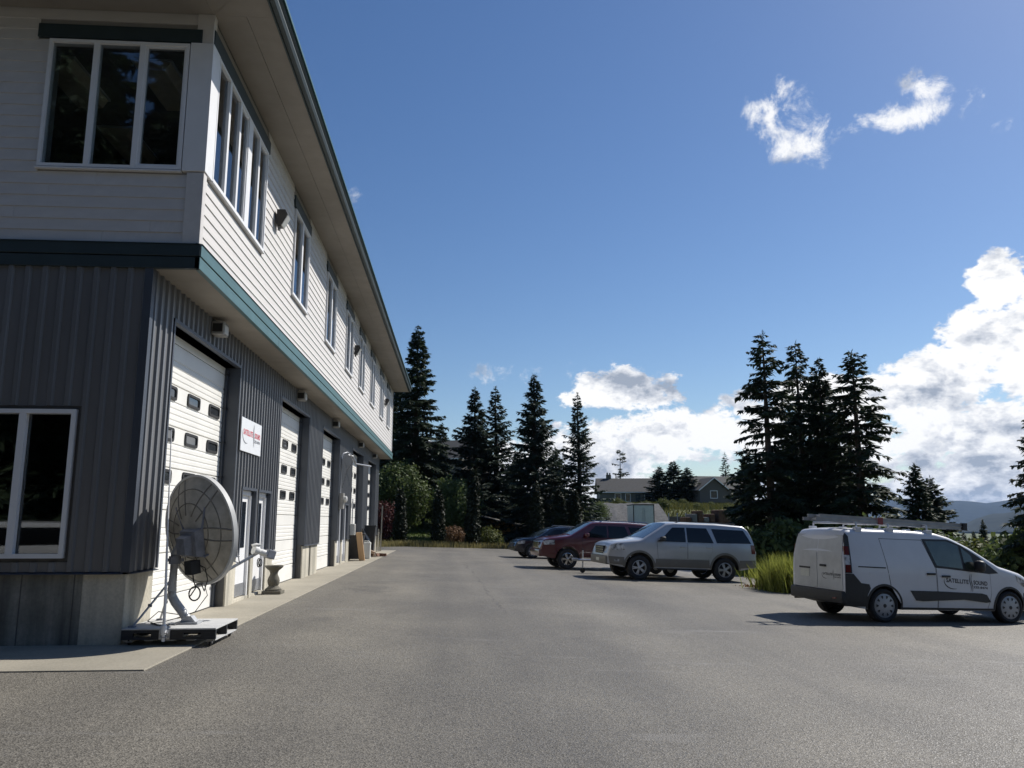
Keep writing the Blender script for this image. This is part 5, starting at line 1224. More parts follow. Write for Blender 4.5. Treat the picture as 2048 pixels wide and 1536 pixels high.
# ---- small trailer with its tongue between the red and the silver vehicles
tl = thing('utility_trailer', 'small galvanised trailer tongue with jockey jack between the red and silver vehicles', 'trailer'); ground_rot(tl, 8.6, 29.6, R(180 + 5))
MB().box(0, 2.2, -.62, .62, .50, .56).build('bed', M_DARKP, tl)
for sd in (-1, 1): MB().tube([(2.2, sd * .5, .50), (3.9, sd * .03, .46)], .035, 6).build('drawbar', M_STEEL, tl); MB().box(0, 2.2, sd * .62 - .02, sd * .62 + .02, .561, .80).build('side_board', M_STEEL, tl)
MB().tube([(3.3, 0, .46), (4.25, 0, .46)], .04, 8).build('tongue', M_STEEL, tl); MB().bbox(4.2, 4.42, -.05, .05, .42, .52, c=.02).build('coupler', M_STEEL, tl)
MB().tube([(4.0, -.08, .12), (4.0, -.08, .80)], .03, 8).build('jack', M_STEEL, tl); MB().tube([(4.0, -.08, .80), (4.0, -.08, .84), (4.0, -.25, .84)], .012, 6).build('jack_handle', M_BLACK, tl)
MB().lathe([(0, -.03), (.09, -.03), (.09, .03), (0, .03)], (4.0, -.08, .09), 'Y', 16).build('jockey_wheel', M_BLACK, tl)
for sd in (-1, 1):
    w = MB().lathe([(0, -.05), (.13, -.05), (.13, .05), (0, .05)], (1.0, sd * .78, .27), 'Y', 16).build('wheel', M_RIM, tl); MB().lathe([(.13, -.07), (.25, -.08), (.27, -.05), (.27, .05), (.25, .08), (.13, .07)], (1.0, sd * .78, .27), 'Y', 24).build('tyre', M_TYRE, w)
HAZE = True
# ------------------------------------------------------------------ vegetation
def leaf_mat(name, col, col2, rough=.65, trans=.25):
    m, N, L, b = node_mat(name)
    geo = N.new('ShaderNodeNewGeometry'); oi = N.new('ShaderNodeObjectInfo')
    n = N.new('ShaderNodeTexNoise'); n.inputs['Scale'].default_value = 1.1; n.inputs['Detail'].default_value = 5; n.inputs['Roughness'].default_value = .7; L.new(geo.outputs['Position'], n.inputs[0])
    ad = N.new('ShaderNodeMath'); ad.operation = 'MULTIPLY_ADD'; L.new(geo.outputs['Random Per Island'], ad.inputs[0]); ad.inputs[1].default_value = .5; L.new(n.outputs[0], ad.inputs[2])
    cr = N.new('ShaderNodeValToRGB'); L.new(ad.outputs[0], cr.inputs[0]); cr.color_ramp.elements[0].position = .45; cr.color_ramp.elements[1].position = 1.0
    cr.color_ramp.elements[0].color = (*col, 1); cr.color_ramp.elements[1].color = (*col2, 1)
    L.new(cr.outputs[0], b.inputs['Base Color']); b.inputs['Roughness'].default_value = rough; b.inputs['Specular IOR Level'].default_value = .3
    if trans:
        t = N.new('ShaderNodeBsdfTranslucent'); L.new(cr.outputs[0], t.inputs[0]); mx = N.new('ShaderNodeMixShader'); mx.inputs[0].default_value = trans
        L.new(b.outputs[0], mx.inputs[1]); L.new(t.outputs[0], mx.inputs[2]); L.new(mx.outputs[0], N['Material Output'].inputs[0])
    return m
M_NEED = leaf_mat('spruce_needles', (.020, .032, .018), (.056, .082, .042), trans=.2)
M_NEED2 = leaf_mat('fir_needles_bluish', (.021, .036, .025), (.062, .090, .062), trans=.2)
M_CYP = leaf_mat('cypress_foliage', (.009, .014, .007), (.024, .034, .014), trans=.05)
M_LEAF = leaf_mat('broad_leaf', (.042, .070, .020), (.12, .155, .050), trans=.35)
M_LEAF2 = leaf_mat('yellow_green_leaf', (.060, .080, .018), (.15, .16, .040), trans=.3)
M_REDL = leaf_mat('wine_red_leaf', (.045, .012, .012), (.11, .03, .025), trans=.2)
M_RUST = leaf_mat('rust_hedge_leaf', (.10, .055, .025), (.26, .15, .075), trans=.2)
M_BARKT = pm('conifer_bark', (.075, .060, .048), rough=.95, var=.3, scale=6, bump=.5, bscale=12, stretch=(1, 1, .25))
M_GRASS = leaf_mat('dry_grass_blade', (.16, .14, .05), (.36, .31, .14), trans=.3)
M_GRASSG = leaf_mat('lime_grass_blade', (.14, .17, .030), (.34, .36, .080), trans=.4)
M_HILLG = leaf_mat('hillside_grass_blade', (.060, .070, .016), (.17, .155, .045), trans=.25)
M_LAWN = leaf_mat('lawn_blade', (.060, .105, .020), (.13, .18, .04), trans=.3)

def conifer_mesh(name, seed, H, Rm, z0, droop=.25, spacing=.34, nb=6, dens=13, tl=.42, gap=.15, shape=.85, mat=None, up=.5, tw=.075):
    """returns (crown mesh, trunk mesh)"""
    rg = np.random.default_rng(seed); V = []; mat = mat or M_NEED
    tr = MB(); tr.tube([(0, 0, -.4), (0, 0, H * .15), (.02 * H * rg.normal() * .1, .02 * H * rg.normal() * .1, H * .5), (0, 0, H * .82), (0, 0, H)], .1, 8, radii=[.020 * H + .03, .016 * H + .02, .010 * H + .015, .004 * H + .01, .006])
    z = z0
    while z < H - .12:
        t = (z - z0) / (H - z0); n = max(3, int(nb * (1 - .45 * t) + rg.random() * 1.5)); a0 = rg.random() * 6.28
        for k in range(n):
            if rg.random() < gap: continue
            a = a0 + 6.283 * k / n + rg.normal() * .25; zz = z + rg.normal() * spacing * .35
            # crown outline: widest low down, tapering to the leader, uneven
            prof = (1 - t) ** shape * (.55 + .45 * min(1, (t + .10) / .22)); Lb = Rm * prof * (.52 + .66 * rg.random()) + .12
            e0 = (-.12 + up * t * 1.3) + rg.normal() * .10; dr = droop * (1 - .6 * t) + rg.normal() * .05
            ox, oy = math.cos(a), math.sin(a); tx, ty = -oy, ox
            m = max(6, int(Lb * dens * 3.2)); s = np.sort(rg.random(m) ** .75) * .92 + .06
            r_ = s * Lb * math.cos(e0); zc = zz + Lb * (s * math.sin(e0) - dr * s ** 2 + .12 * dr * s ** 4)
            P = np.stack([ox * r_, oy * r_, zc], 1)
            sd = np.where(rg.random(m) < .5, -1., 1.); hang = np.where(rg.random(m) < .3, 1., 0.)
            spread = R(38) + rg.random(m) * R(40)
            D = np.stack([ox * np.cos(spread) + tx * sd * np.sin(spread), oy * np.cos(spread) + ty * sd * np.sin(spread), -.16 - .65 * hang - dr * s * .8 + rg.normal(size=m) * .16], 1)
            D /= np.linalg.norm(D, axis=1)[:, None]
            ln = tl * 1.35 * (.45 + .75 * rg.random(m)) * (1.15 - .65 * s) * min(1.0, .35 + Lb / 1.6)
            upv = np.stack([rg.normal(size=m) * .45, rg.normal(size=m) * .45, np.ones(m)], 1); Wd = np.cross(D, upv); Wd /= np.linalg.norm(Wd, axis=1)[:, None]
            w = (tw * .74 * (.6 + .8 * rg.random(m)))[:, None]; D2 = D * ln[:, None]
            V.append(np.stack([P, P + D2 * .45 + Wd * w, P + D2, P + D2 * .45 - Wd * w], 1))
            # the branch tip spray
            tp = np.array([ox * Lb * math.cos(e0), oy * Lb * math.cos(e0), zz + Lb * (math.sin(e0) - dr * .88)]); bs = P[int(m * .55)]
            wv = np.array([tx, ty, 0.]) * .04
            V.append(np.stack([bs[None], (bs * .5 + tp * .5 + wv)[None], tp[None], (bs * .5 + tp * .5 - wv)[None]], 1))
            if Lb > .8:      # the woody limb itself
                q = [Vector((ox * x * Lb * math.cos(e0), oy * x * Lb * math.cos(e0), zz + Lb * (x * math.sin(e0) - dr * x * x))) for x in (0, .4, .8)]; tr.tube(q, .02, 4, radii=[.012 * Lb + .008, .008 * Lb + .005, .004], cap=False)
        z += spacing * (1 - .45 * t) * (.8 + .4 * rg.random())
    m = 14; s = rg.random(m); P = np.stack([np.zeros(m), np.zeros(m), H - .5 + .5 * s], 1); a = rg.random(m) * 6.28; D = np.stack([np.cos(a) * .16, np.sin(a) * .16, .16 + .1 * s], 1); Wd = np.stack([-np.sin(a), np.cos(a), 0 * a], 1) * .02
    V.append(np.stack([P, P + D * .5 + Wd, P + D, P + D * .5 - Wd], 1))
    V = np.concatenate(V).reshape(-1, 3); n = len(V) // 4
    crown = np_mesh(name + '_crown', V, np.arange(n * 4), 4, mat)
    o = tr.build('tmp', M_BARKT, smooth=True); tm = o.data; bpy.data.objects.remove(o); return crown, tm
def place_tree(kind, label, meshes, x, y, s=1.0, rz=0.0, group=None, z=None, sz=None, lean=0.0):
    o = thing(kind, label, 'tree', (x, y, TZ(x, y) if z is None else z), rz, group); o.scale = (s, s, sz or s); o.rotation_euler[0] = lean
    link('crown', meshes[0], o); link('trunk', meshes[1], o); return o
def h_at(D, ytop, x, y): return EYE + (1044 - ytop) / F_PX * D * 1.0 - TZ(x, y)
def cloud_mesh(name, seed, lobes, n, leaf, mat, flat=.0, shell=.55, stretch=1.0):
    """leaf clumps spread through ellipsoid lobes (x, y, z, rx, ry, rz)"""
    rg = np.random.default_rng(seed); vol = np.array([l[3] * l[4] * l[5] for l in lobes]) ** .75; pk = rg.choice(len(lobes), n, p=vol / vol.sum()); Lb = np.array(lobes)[pk]
    d = rg.normal(size=(n, 3)); d /= np.linalg.norm(d, axis=1)[:, None]; q = shell + (1 - shell) * rg.random(n) ** .6
    bump = 1 + .22 * np.sin(d[:, 0] * 7 + pk) * np.sin(d[:, 1] * 6 + 2 * pk) + .10 * rg.normal(size=n)
    P = Lb[:, :3] + d * Lb[:, 3:] * (q * bump)[:, None]; P[:, 2] = np.maximum(P[:, 2], .02)
    ax = d + rg.normal(size=(n, 3)) * .9; ax[:, 2] += .3; ax /= np.linalg.norm(ax, axis=1)[:, None]; u = np.cross(ax, rg.normal(size=(n, 3))); u /= np.linalg.norm(u, axis=1)[:, None]; v = np.cross(ax, u)
    sz = (leaf * (.6 + .8 * rg.random(n)))[:, None]; u = u * sz * stretch; v = v * sz * .55
    V = np.stack([P - u, P - v, P + u, P + v], 1).reshape(-1, 3); return np_mesh(name, V, np.arange(n * 4), 4, mat)
def stem_mesh(seed, n, h, spread, r=.03):
    rg = random.Random(seed); mb = MB()
    for k in range(n):
        a = rg.random() * 6.28; s = spread * (.4 + .6 * rg.random()); mb.tube([(rg.uniform(-.1, .1), rg.uniform(-.1, .1), -.15), (math.cos(a) * s * .35, math.sin(a) * s * .35, h * .5), (math.cos(a) * s, math.sin(a) * s, h)], r, 5, radii=[r, r * .7, r * .25])
    o = mb.build('tmp', M_BARKT, smooth=True); m = o.data; bpy.data.objects.remove(o); return m
def plant(kind, label, cat, crown, stem, x, y, s=1.0, rz=0.0, group=None, sz=None, z=None):
    o = thing(kind, label, cat, (x, y, TZ(x, y) if z is None else z), rz, group); o.scale = (s, s, sz or s); link('crown', crown, o)
    if stem: link('stem', stem, o)
    return o
def blades(name, seed, pts, h, w, mat, lean=.35, zf=None):
    rg = np.random.default_rng(seed); n = len(pts); P = np.zeros((n, 3)); P[:, :2] = pts
    P[:, 2] = (terrain(P[:, 0], P[:, 1]) if zf is None else zf) - .02
    a = rg.random(n) * 6.28; b_ = rg.random(n) * 6.28; hh = h * (.45 + .75 * rg.random(n)); ww = w * (.7 + .6 * rg.random(n)); ln = lean * hh * rg.random(n)
    side = np.stack([np.cos(a), np.sin(a), 0 * a], 1) * ww[:, None]; bend = np.stack([np.cos(b_) * ln, np.sin(b_) * ln, hh], 1); mid = np.stack([np.cos(b_) * ln * .3, np.sin(b_) * ln * .3, hh * .55], 1)
    V = np.stack([P - side, P + side, P + mid + side * .7, P + bend, P + mid - side * .7], 1).reshape(-1, 3); return np_mesh(name, V, np.arange(n * 5), 5, mat)

# ---- named spruces: (px, D, top y) with their own shapes
C = {}
C['a'] = conifer_mesh('spruce_a', 1, 17.0, 3.6, 1.2, droop=.34, dens=15, nb=7, gap=.08, tl=.55, spacing=.33, tw=.085, shape=.72)
C['b'] = conifer_mesh('fir_b', 2, 12.0, 2.9, .9, droop=.12, dens=15, nb=7, gap=.10, tl=.45, spacing=.30, mat=M_NEED2, up=.75, shape=.95)
C['c'] = conifer_mesh('fir_c', 3, 12.0, 2.5, .8, droop=.10, dens=14, nb=6, gap=.14, tl=.42, spacing=.30, mat=M_NEED2, up=.7, shape=.9)
C['d'] = conifer_mesh('hemlock_d', 4, 11.5, 2.3, 1.6, droop=.30, dens=14, nb=6, gap=.19, tl=.43, spacing=.32, up=.25, shape=.62)
C['e'] = conifer_mesh('hemlock_e', 5, 11.5, 2.0, 2.2, droop=.28, dens=14, nb=6, gap=.20, tl=.42, spacing=.31, up=.2, shape=.6)
C['f'] = conifer_mesh('spruce_f', 6, 11.5, 2.3, 1.0, droop=.30, dens=15, nb=7, gap=.10, tl=.48, spacing=.26, shape=.7)
C['g'] = conifer_mesh('young_spruce_g', 7, 6.0, 1.9, .2, droop=.15, dens=16, nb=7, gap=.08, tl=.34, spacing=.22, up=.6)
def spruce(key, px, D, ytop, label, rz, grp, wide=1.0, H0=None):
    x, y = at_dist(px, D); h = h_at(D, ytop, x, y); H = {'a': 17.0, 'b': 12.0, 'c': 12.0, 'd': 11.5, 'e': 11.5, 'f': 11.5, 'g': 6.0}[key]; s = h / H
    return place_tree('spruce_tree', label, C[key], x, y, s * wide, rz, grp, sz=s)
g1 = 'tall conifers behind the far edge of the lot'
spruce('a', 828, 66, 652, 'tallest dark spruce rising past the far end of the roof', .4, g1, 1.08)
spruce('a', 780, 72, 700, 'dark spruce mostly hidden by the far end of the building', 2.0, g1, .95)
spruce('f', 880, 84, 850, 'short spruce in the shade of the tallest spruce', 1.1, g1)
spruce('b', 948, 68, 778, 'stepped fir left of its close twin above the navy crossover', .3, g1, 1.4)
spruce('c', 990, 70, 776, 'slender fir growing hard against a stepped fir', 1.3, g1, 1.45)
spruce('b', 1070, 64, 750, 'tall broad fir standing straight behind the navy crossover', 2.2, g1, 1.28)
spruce('c', 1158, 62, 790, 'neat narrow fir standing alone beside the single-storey grey house', .8, g1, 1.2)
spruce('g', 1035, 76, 905, 'bushy young spruce filling the gap between two firs', .2, g1, 1.3); spruce('g', 1112, 72, 900, 'bushy young spruce between the broad fir and the narrow fir', 1.2, g1, 1.2)
g2 = 'ragged spruces between the silver vehicle and the van'
spruce('d', 1545, 42, 680, 'ragged spruce with bare leader, tallest of the group behind the tall grass', .2, g2, 1.12)
spruce('e', 1612, 45, 706, 'thin ragged spruce with nodding tip beside the tallest of the group', 1.5, g2, 1.05)
spruce('f', 1658, 43, 742, 'dense spruce in the middle of the group behind the van ladder', 2.3, g2, 1.0)
spruce('e', 1728, 41, 730, 'spruce with bare lower trunk, outermost of the group behind the van roof', 3.6, g2, 1.35)
spruce('f', 1585, 50, 830, 'lower spruce filling the back of the ragged group', 4.4, g2, 1.2); spruce('f', 1690, 52, 850, 'short spruce at the back of the ragged group', 5.2, g2, 1.2)
spruce('g', 1500, 46, 905, 'low bushy spruce at the foot of the ragged group beside the silver vehicle', .6, g2, 1.0)
spruce('g', 1838, 58, 945, 'bushy young spruce above the front half of the roof ladder', .9, 'young spruces beyond the van', 1.25); spruce('g', 1868, 60, 968, 'rounded young spruce beside a taller bushy one beyond the ladder', 2.7, 'young spruces beyond the van', 1.35)
x, y = at_dist(2085, 24); place_tree('spruce_tree', 'spruce with drooping branches reaching in beside the hood of the van', conifer_mesh('drooping_h', 9, 7.6, 1.9, .6, droop=.42, dens=18, nb=7, gap=.1, tl=.36, spacing=.26, tw=.05), x, y, h_at(24, 860, x, y) / 7.6, .5)
gd = 'far trees down the slope beyond the van'
for k, (px, D, yt, key, t) in enumerate(((1965, 95, 1040, 'f', 'dark far spruce below the blue ridge with the broadest crown'), (1945, 110, 1062, 'g', 'low far spruce between the ladder end and the broadest far spruce'), (2010, 120, 1058, 'f', 'pointed far spruce below the steepest part of the blue ridge'), (1925, 100, 1066, 'g', 'low far spruce just past the end of the ladder'), (2040, 90, 1052, 'g', 'far bushy spruce behind the drooping spruce'), (1985, 140, 1062, 'g', 'small far spruce between two pointed ones'), (1900, 80, 1070, 'g', 'low far spruce under the end of the ladder'))):
    x, y = at_dist(px, D); h = max(3.5, h_at(D, yt, x, y)); H = {'f': 11.5, 'g': 6.0}[key]; place_tree('spruce_tree', t, C[key], x, y, h / H * (1.1 if key == 'g' else .9), k * 1.3, gd, sz=h / H)
# the trees across the road behind the viewer, mirrored in the office windows; made tall and close to dim the sky light
for k in range(16):
    x = -48 + k * 5.0 + (k * 37 % 5) * .8; y = -9.5 - (k * 53 % 7) * 1.3; place_tree('spruce_tree', 'tall dark spruce added behind the row to darken the upper window reflections', C['ab'[k % 3 == 2]], x, y, (1.32, 1.75)[k % 3 == 2], k * 1.9, 'spruces across the road from the building front')
for k in range(6):  # extra unseen spruces, added to darken the sky mirrored in the upper windows
    place_tree('spruce_tree', 'tall dark spruce added behind the row to darken the upper window reflections', C['a'], -23 + k * 3.1, -13.0 - (k % 2) * 2.5, 1.55, k * 2.3, 'spruces across the road from the building front', sz=1.75)
# bare-stemmed snag, round black grove and a thin pine by the houses
sn = conifer_mesh('snag', 12, 9.0, 1.7, 1.5, droop=.1, dens=12, nb=4, gap=.62, tl=.5, spacing=.5, shape=.25, tw=.11)
x, y = at_dist(1243, 176); place_tree('spruce_tree', 'spindly half-bare pine rising behind the single-storey house roof', sn, x, y, h_at(176, 905, x, y) / 9.0, .3)
x, y = at_dist(1455, 190); place_tree('spruce_tree', 'thin open-branched spruce above the roof of the gabled house', conifer_mesh('thin', 13, 10, 2.2, 1.2, droop=.12, dens=8, nb=6, gap=.1, tl=.5, spacing=.62, tw=.10), x, y, h_at(190, 912, x, y) / 10, .4)
for k, (px, yt, t) in enumerate(((1322, 938, 'dark bushy conifer touching the end of the single-storey house'), (1350, 928, 'dark bushy conifer with the highest tip in the clump between the houses'), (1378, 940, 'dark bushy conifer in the clump on the side of the gabled house'))):
    x, y = at_dist(px, 160); h = h_at(160, yt, x, y); place_tree('spruce_tree', t, C['g'], x, y, h / 6 * 1.9, k * 2.1, 'dark clump of conifers between the two houses', sz=h / 6)
# ---- clipped cypresses along the lot
cyp = cloud_mesh('cypress_crown', 21, [(0, 0, 2.2, .40, .40, 2.3), (0, 0, 1.2, .44, .44, 1.25), (.02, 0, 3.4, .28, .28, 1.3)], 5200, .085, M_CYP, shell=.72, stretch=1.5); cst = stem_mesh(22, 3, 3.2, .15, .05)
CY = [(800, 985, 'dark columnar cypress nearest the building end'), (877, 985, 'dark columnar cypress by the lawn opening'), (946, 948, 'tall dark columnar cypress between the rust hedge and the round shrub'), (1072, 975, 'dark columnar cypress behind the hood of the navy crossover'), (1118, 985, 'dark columnar cypress behind the roof of the navy crossover'), (1150, 988, 'dark columnar cypress behind the red vehicle windscreen')]
for k, (px, yt, t) in enumerate(CY):
    D = 54.5 + (1.5 if k > 2 else 0); x, y = at_dist(px, D); h = h_at(D, yt, x, y); o = plant('columnar_cypress', t, 'tree', cyp, cst, x, y, (h / 4.6) ** .3 * (1.05 if k < 3 else 1.15), k * 1.7, 'columnar cypresses along the far edge of the lot', sz=h / 4.6)
# ---- broadleaf trees and shrubs
bl = cloud_mesh('broadleaf_crown', 31, [(0, 0, 3.2, 1.9, 1.7, 1.5), (-1.1, .3, 2.4, 1.3, 1.2, 1.2), (1.2, -.2, 2.5, 1.3, 1.3, 1.3), (.3, .3, 4.1, 1.1, 1.1, .9), (-.5, -.3, 1.5, 1.2, 1.1, .9), (.9, 0, 1.2, 1.0, 1.0, .8)], 9000, .10, M_LEAF, shell=.35); bs = stem_mesh(32, 7, 3.4, 1.2, .06)
for k, (px, D, s, yt, t) in enumerate(((790, 62, 1.15, 925, 'glossy broadleaf tree beside the far corner of the building'), (820, 78, 1.4, 922, 'glossy broadleaf tree above the lawn opening'), (912, 60, 1.05, 955, 'pale-leaved broadleaf tree left of the tall cypress'), (872, 84, 1.4, 945, 'shaded broadleaf tree behind the lawn opening'), (1195, 84, .8, 1005, 'rounded broadleaf bush left of the gravel bank'), (1225, 62, .45, 1045, 'small bush behind the roof of the red vehicle'))):
    x, y = at_dist(px, D); h = h_at(D, yt, x, y); plant('broadleaf_tree', t, 'tree', bl, bs, x, y, s, k * 1.1, 'broadleaf trees behind the lot', sz=max(.4, h / 5.0))
rd = cloud_mesh('shrub_red', 41, [(0, 0, .7, .9, .8, .75), (.5, .2, .6, .6, .6, .55), (-.5, -.1, .55, .6, .6, .5)], 3000, .07, M_REDL, shell=.5); ru = cloud_mesh('shrub_rust', 42, [(0, 0, .7, 1.2, .6, .62), (.9, 0, .62, .8, .6, .55), (-.8, .1, .65, .8, .6, .55)], 3600, .07, M_RUST, shell=.6); gr = cloud_mesh('shrub_green', 43, [(0, 0, .6, .9, .8, .68), (.5, .1, .5, .6, .6, .5)], 3200, .06, M_LEAF2, shell=.55); ss = stem_mesh(44, 6, .8, .5, .025)
x, y = at_dist(768, 58); plant('red_shrub', 'wine-red shrub by the far corner of the building', 'shrub', rd, ss, x, y, 1.15, sz=1.9)
x, y = at_dist(910, 57); plant('clipped_hedge', 'rust-brown clipped hedge between two cypresses', 'shrub', ru, ss, x, y, .72, 1.0, sz=1.0)
x, y = at_dist(975, 55.5); plant('round_shrub', 'round yellow-green shrub with rusty tips right of the tall cypress', 'shrub', gr, ss, x, y, 1.05, .2, sz=1.05)
gh = 'scrub bushes on the hillside'
rg0 = random.Random(5)
for k in range(16):
    px = 1190 + 20 * k + rg0.uniform(-6, 6); D = rg0.uniform(104, 150); x, y = at_dist(px, D); plant('hillside_bush', 'low yellow-green scrub bush on the hillside below the houses', 'bush', gr, None, x, y, rg0.uniform(.5, 1.15), rg0.random() * 6, gh)
for k, (px, D, s, t) in enumerate(((1560, 36, 1.5, 'leafy dark bush under the ragged spruces'), (1640, 38, 1.6, 'leafy dark bush behind the van ladder'), (1740, 36, 1.6, 'leafy bush behind the rear of the van roof'), (1500, 36, 1.2, 'leafy dark bush right of the silver vehicle tail'), (1850, 40, 1.5, 'leafy bush behind the front of the van roof'), (1960, 33, 1.3, 'yellowish bush beyond the hood of the van'), (2005, 27, 1.1, 'bush with pale glossy leaves by the front of the van'), (2050, 24.5, 1.35, 'larger bush with pale glossy leaves right of the van hood'))):
    x, y = at_dist(px, D); plant('roadside_bush', t, 'bush', gr if k in (5,) else cloud_mesh('bush_%d' % k, 50 + k, [(0, 0, .7, .95, .9, .75), (.5, .3, .6, .7, .6, .55), (-.5, -.2, .55, .6, .6, .5), (.1, 0, 1.2, .5, .5, .4)], 3400, .075, M_LEAF, shell=.45), ss, x, y, s, k * .9, 'bushes along the right side of the lot')
# ---- grasses
rgn = np.random.default_rng(3)
def strip_pts(poly, n, wd):
    poly = np.array(poly, float); seg = np.linalg.norm(np.diff(poly, axis=0), axis=1); c = np.concatenate([[0], np.cumsum(seg)]); t = rgn.random(n) * c[-1]; i = np.searchsorted(c, t, side='right') - 1; i = np.clip(i, 0, len(seg) - 1); f = ((t - c[i]) / seg[i])[:, None]; p = poly[i] * (1 - f) + poly[i + 1] * f
    return p + rgn.normal(size=(n, 2)) * np.array(wd)
pts = strip_pts([(-14, 51.4), (-6, 51.5), (-2, 52.6), (3.2, 55.3), (7.8, 53.6)], 9000, (.5, .45)); tag(link('verge_grass', blades('verge_grass', 61, pts, .40, .018, M_GRASS)), 'dry straw-coloured grass along the far edge of the lot', 'grass', kind='stuff')
pts = strip_pts([(11.8, 27.6), (12.0, 34), (11.2, 44), (8.8, 52.6)], 5000, (.5, .5)); tag(link('verge_grass', blades('verge_grass_side', 62, pts, .6, .018, M_GRASSG)), 'green grass along the right edge of the lot behind the vehicles', 'grass', kind='stuff')
pts = strip_pts([(13.2, 24.6), (17.6, 21.2), (23, 16.6), (34, 11.5)], 6000, (.6, .5)); tag(link('verge_grass', blades('verge_grass_van', 63, pts, .35, .015, M_GRASS)), 'dry grass along the right edge of the lot beyond the van', 'grass', kind='stuff')
pts = np.stack([rgn.uniform(-11, 1, 26000), rgn.uniform(58, 82, 26000)], 1); tag(link('lawn_grass', blades('lawn_grass', 64, pts, .10, .03, M_LAWN)), 'bright green lawn on the bank behind the cypresses', 'grass', kind='stuff')
pts = np.stack([rgn.uniform(12, 75, 30000), rgn.uniform(88, 150, 30000)], 1); tag(link('hill_grass', blades('hill_grass', 65, pts, .7, .06, M_HILLG)), 'yellow-green tall grass covering the hillside below the houses', 'grass', kind='stuff')
# tall bright clumps behind the silver vehicle
for k, (px, D, s, t) in enumerate(((1542, 25.8, .7, 'bright yellow-green grass clump touching the tail of the silver vehicle'), (1560, 25.2, 1.0, 'bright yellow-green grass clump, tallest between the silver vehicle and the van'), (1580, 25.0, .75, 'bright yellow-green grass clump beside the rear of the van'), (1556, 26.6, .9, 'bright yellow-green grass clump behind the tallest one'))):
    x, y = at_dist(px, D); p = rgn.normal(size=(900, 2)) * .23
    o = link('grass_clump', blades('grass_clump_%d' % k, 70 + k, p, 1.05 * s, .010, M_GRASSG, lean=.6, zf=0.0)); o.location = (x, y, LZ(x) - .02); tag(o, t, 'grass', 'bright grass clumps behind the silver vehicle')
litter = MB(); rgl = random.Random(8)
pts = strip_pts([(9.4, 25.1), (11.2, 24.7), (12.4, 24.2)], 900, (.3, .25)); tag(link('leaf_litter', blades('leaf_litter', 77, pts, .06, .03, M_RUST, lean=1.5, zf=np.array([LZ(p[0]) + .02 for p in pts]))), 'brown leaf litter spilled on the asphalt below the bright grass clumps', 'litter', kind='stuff')

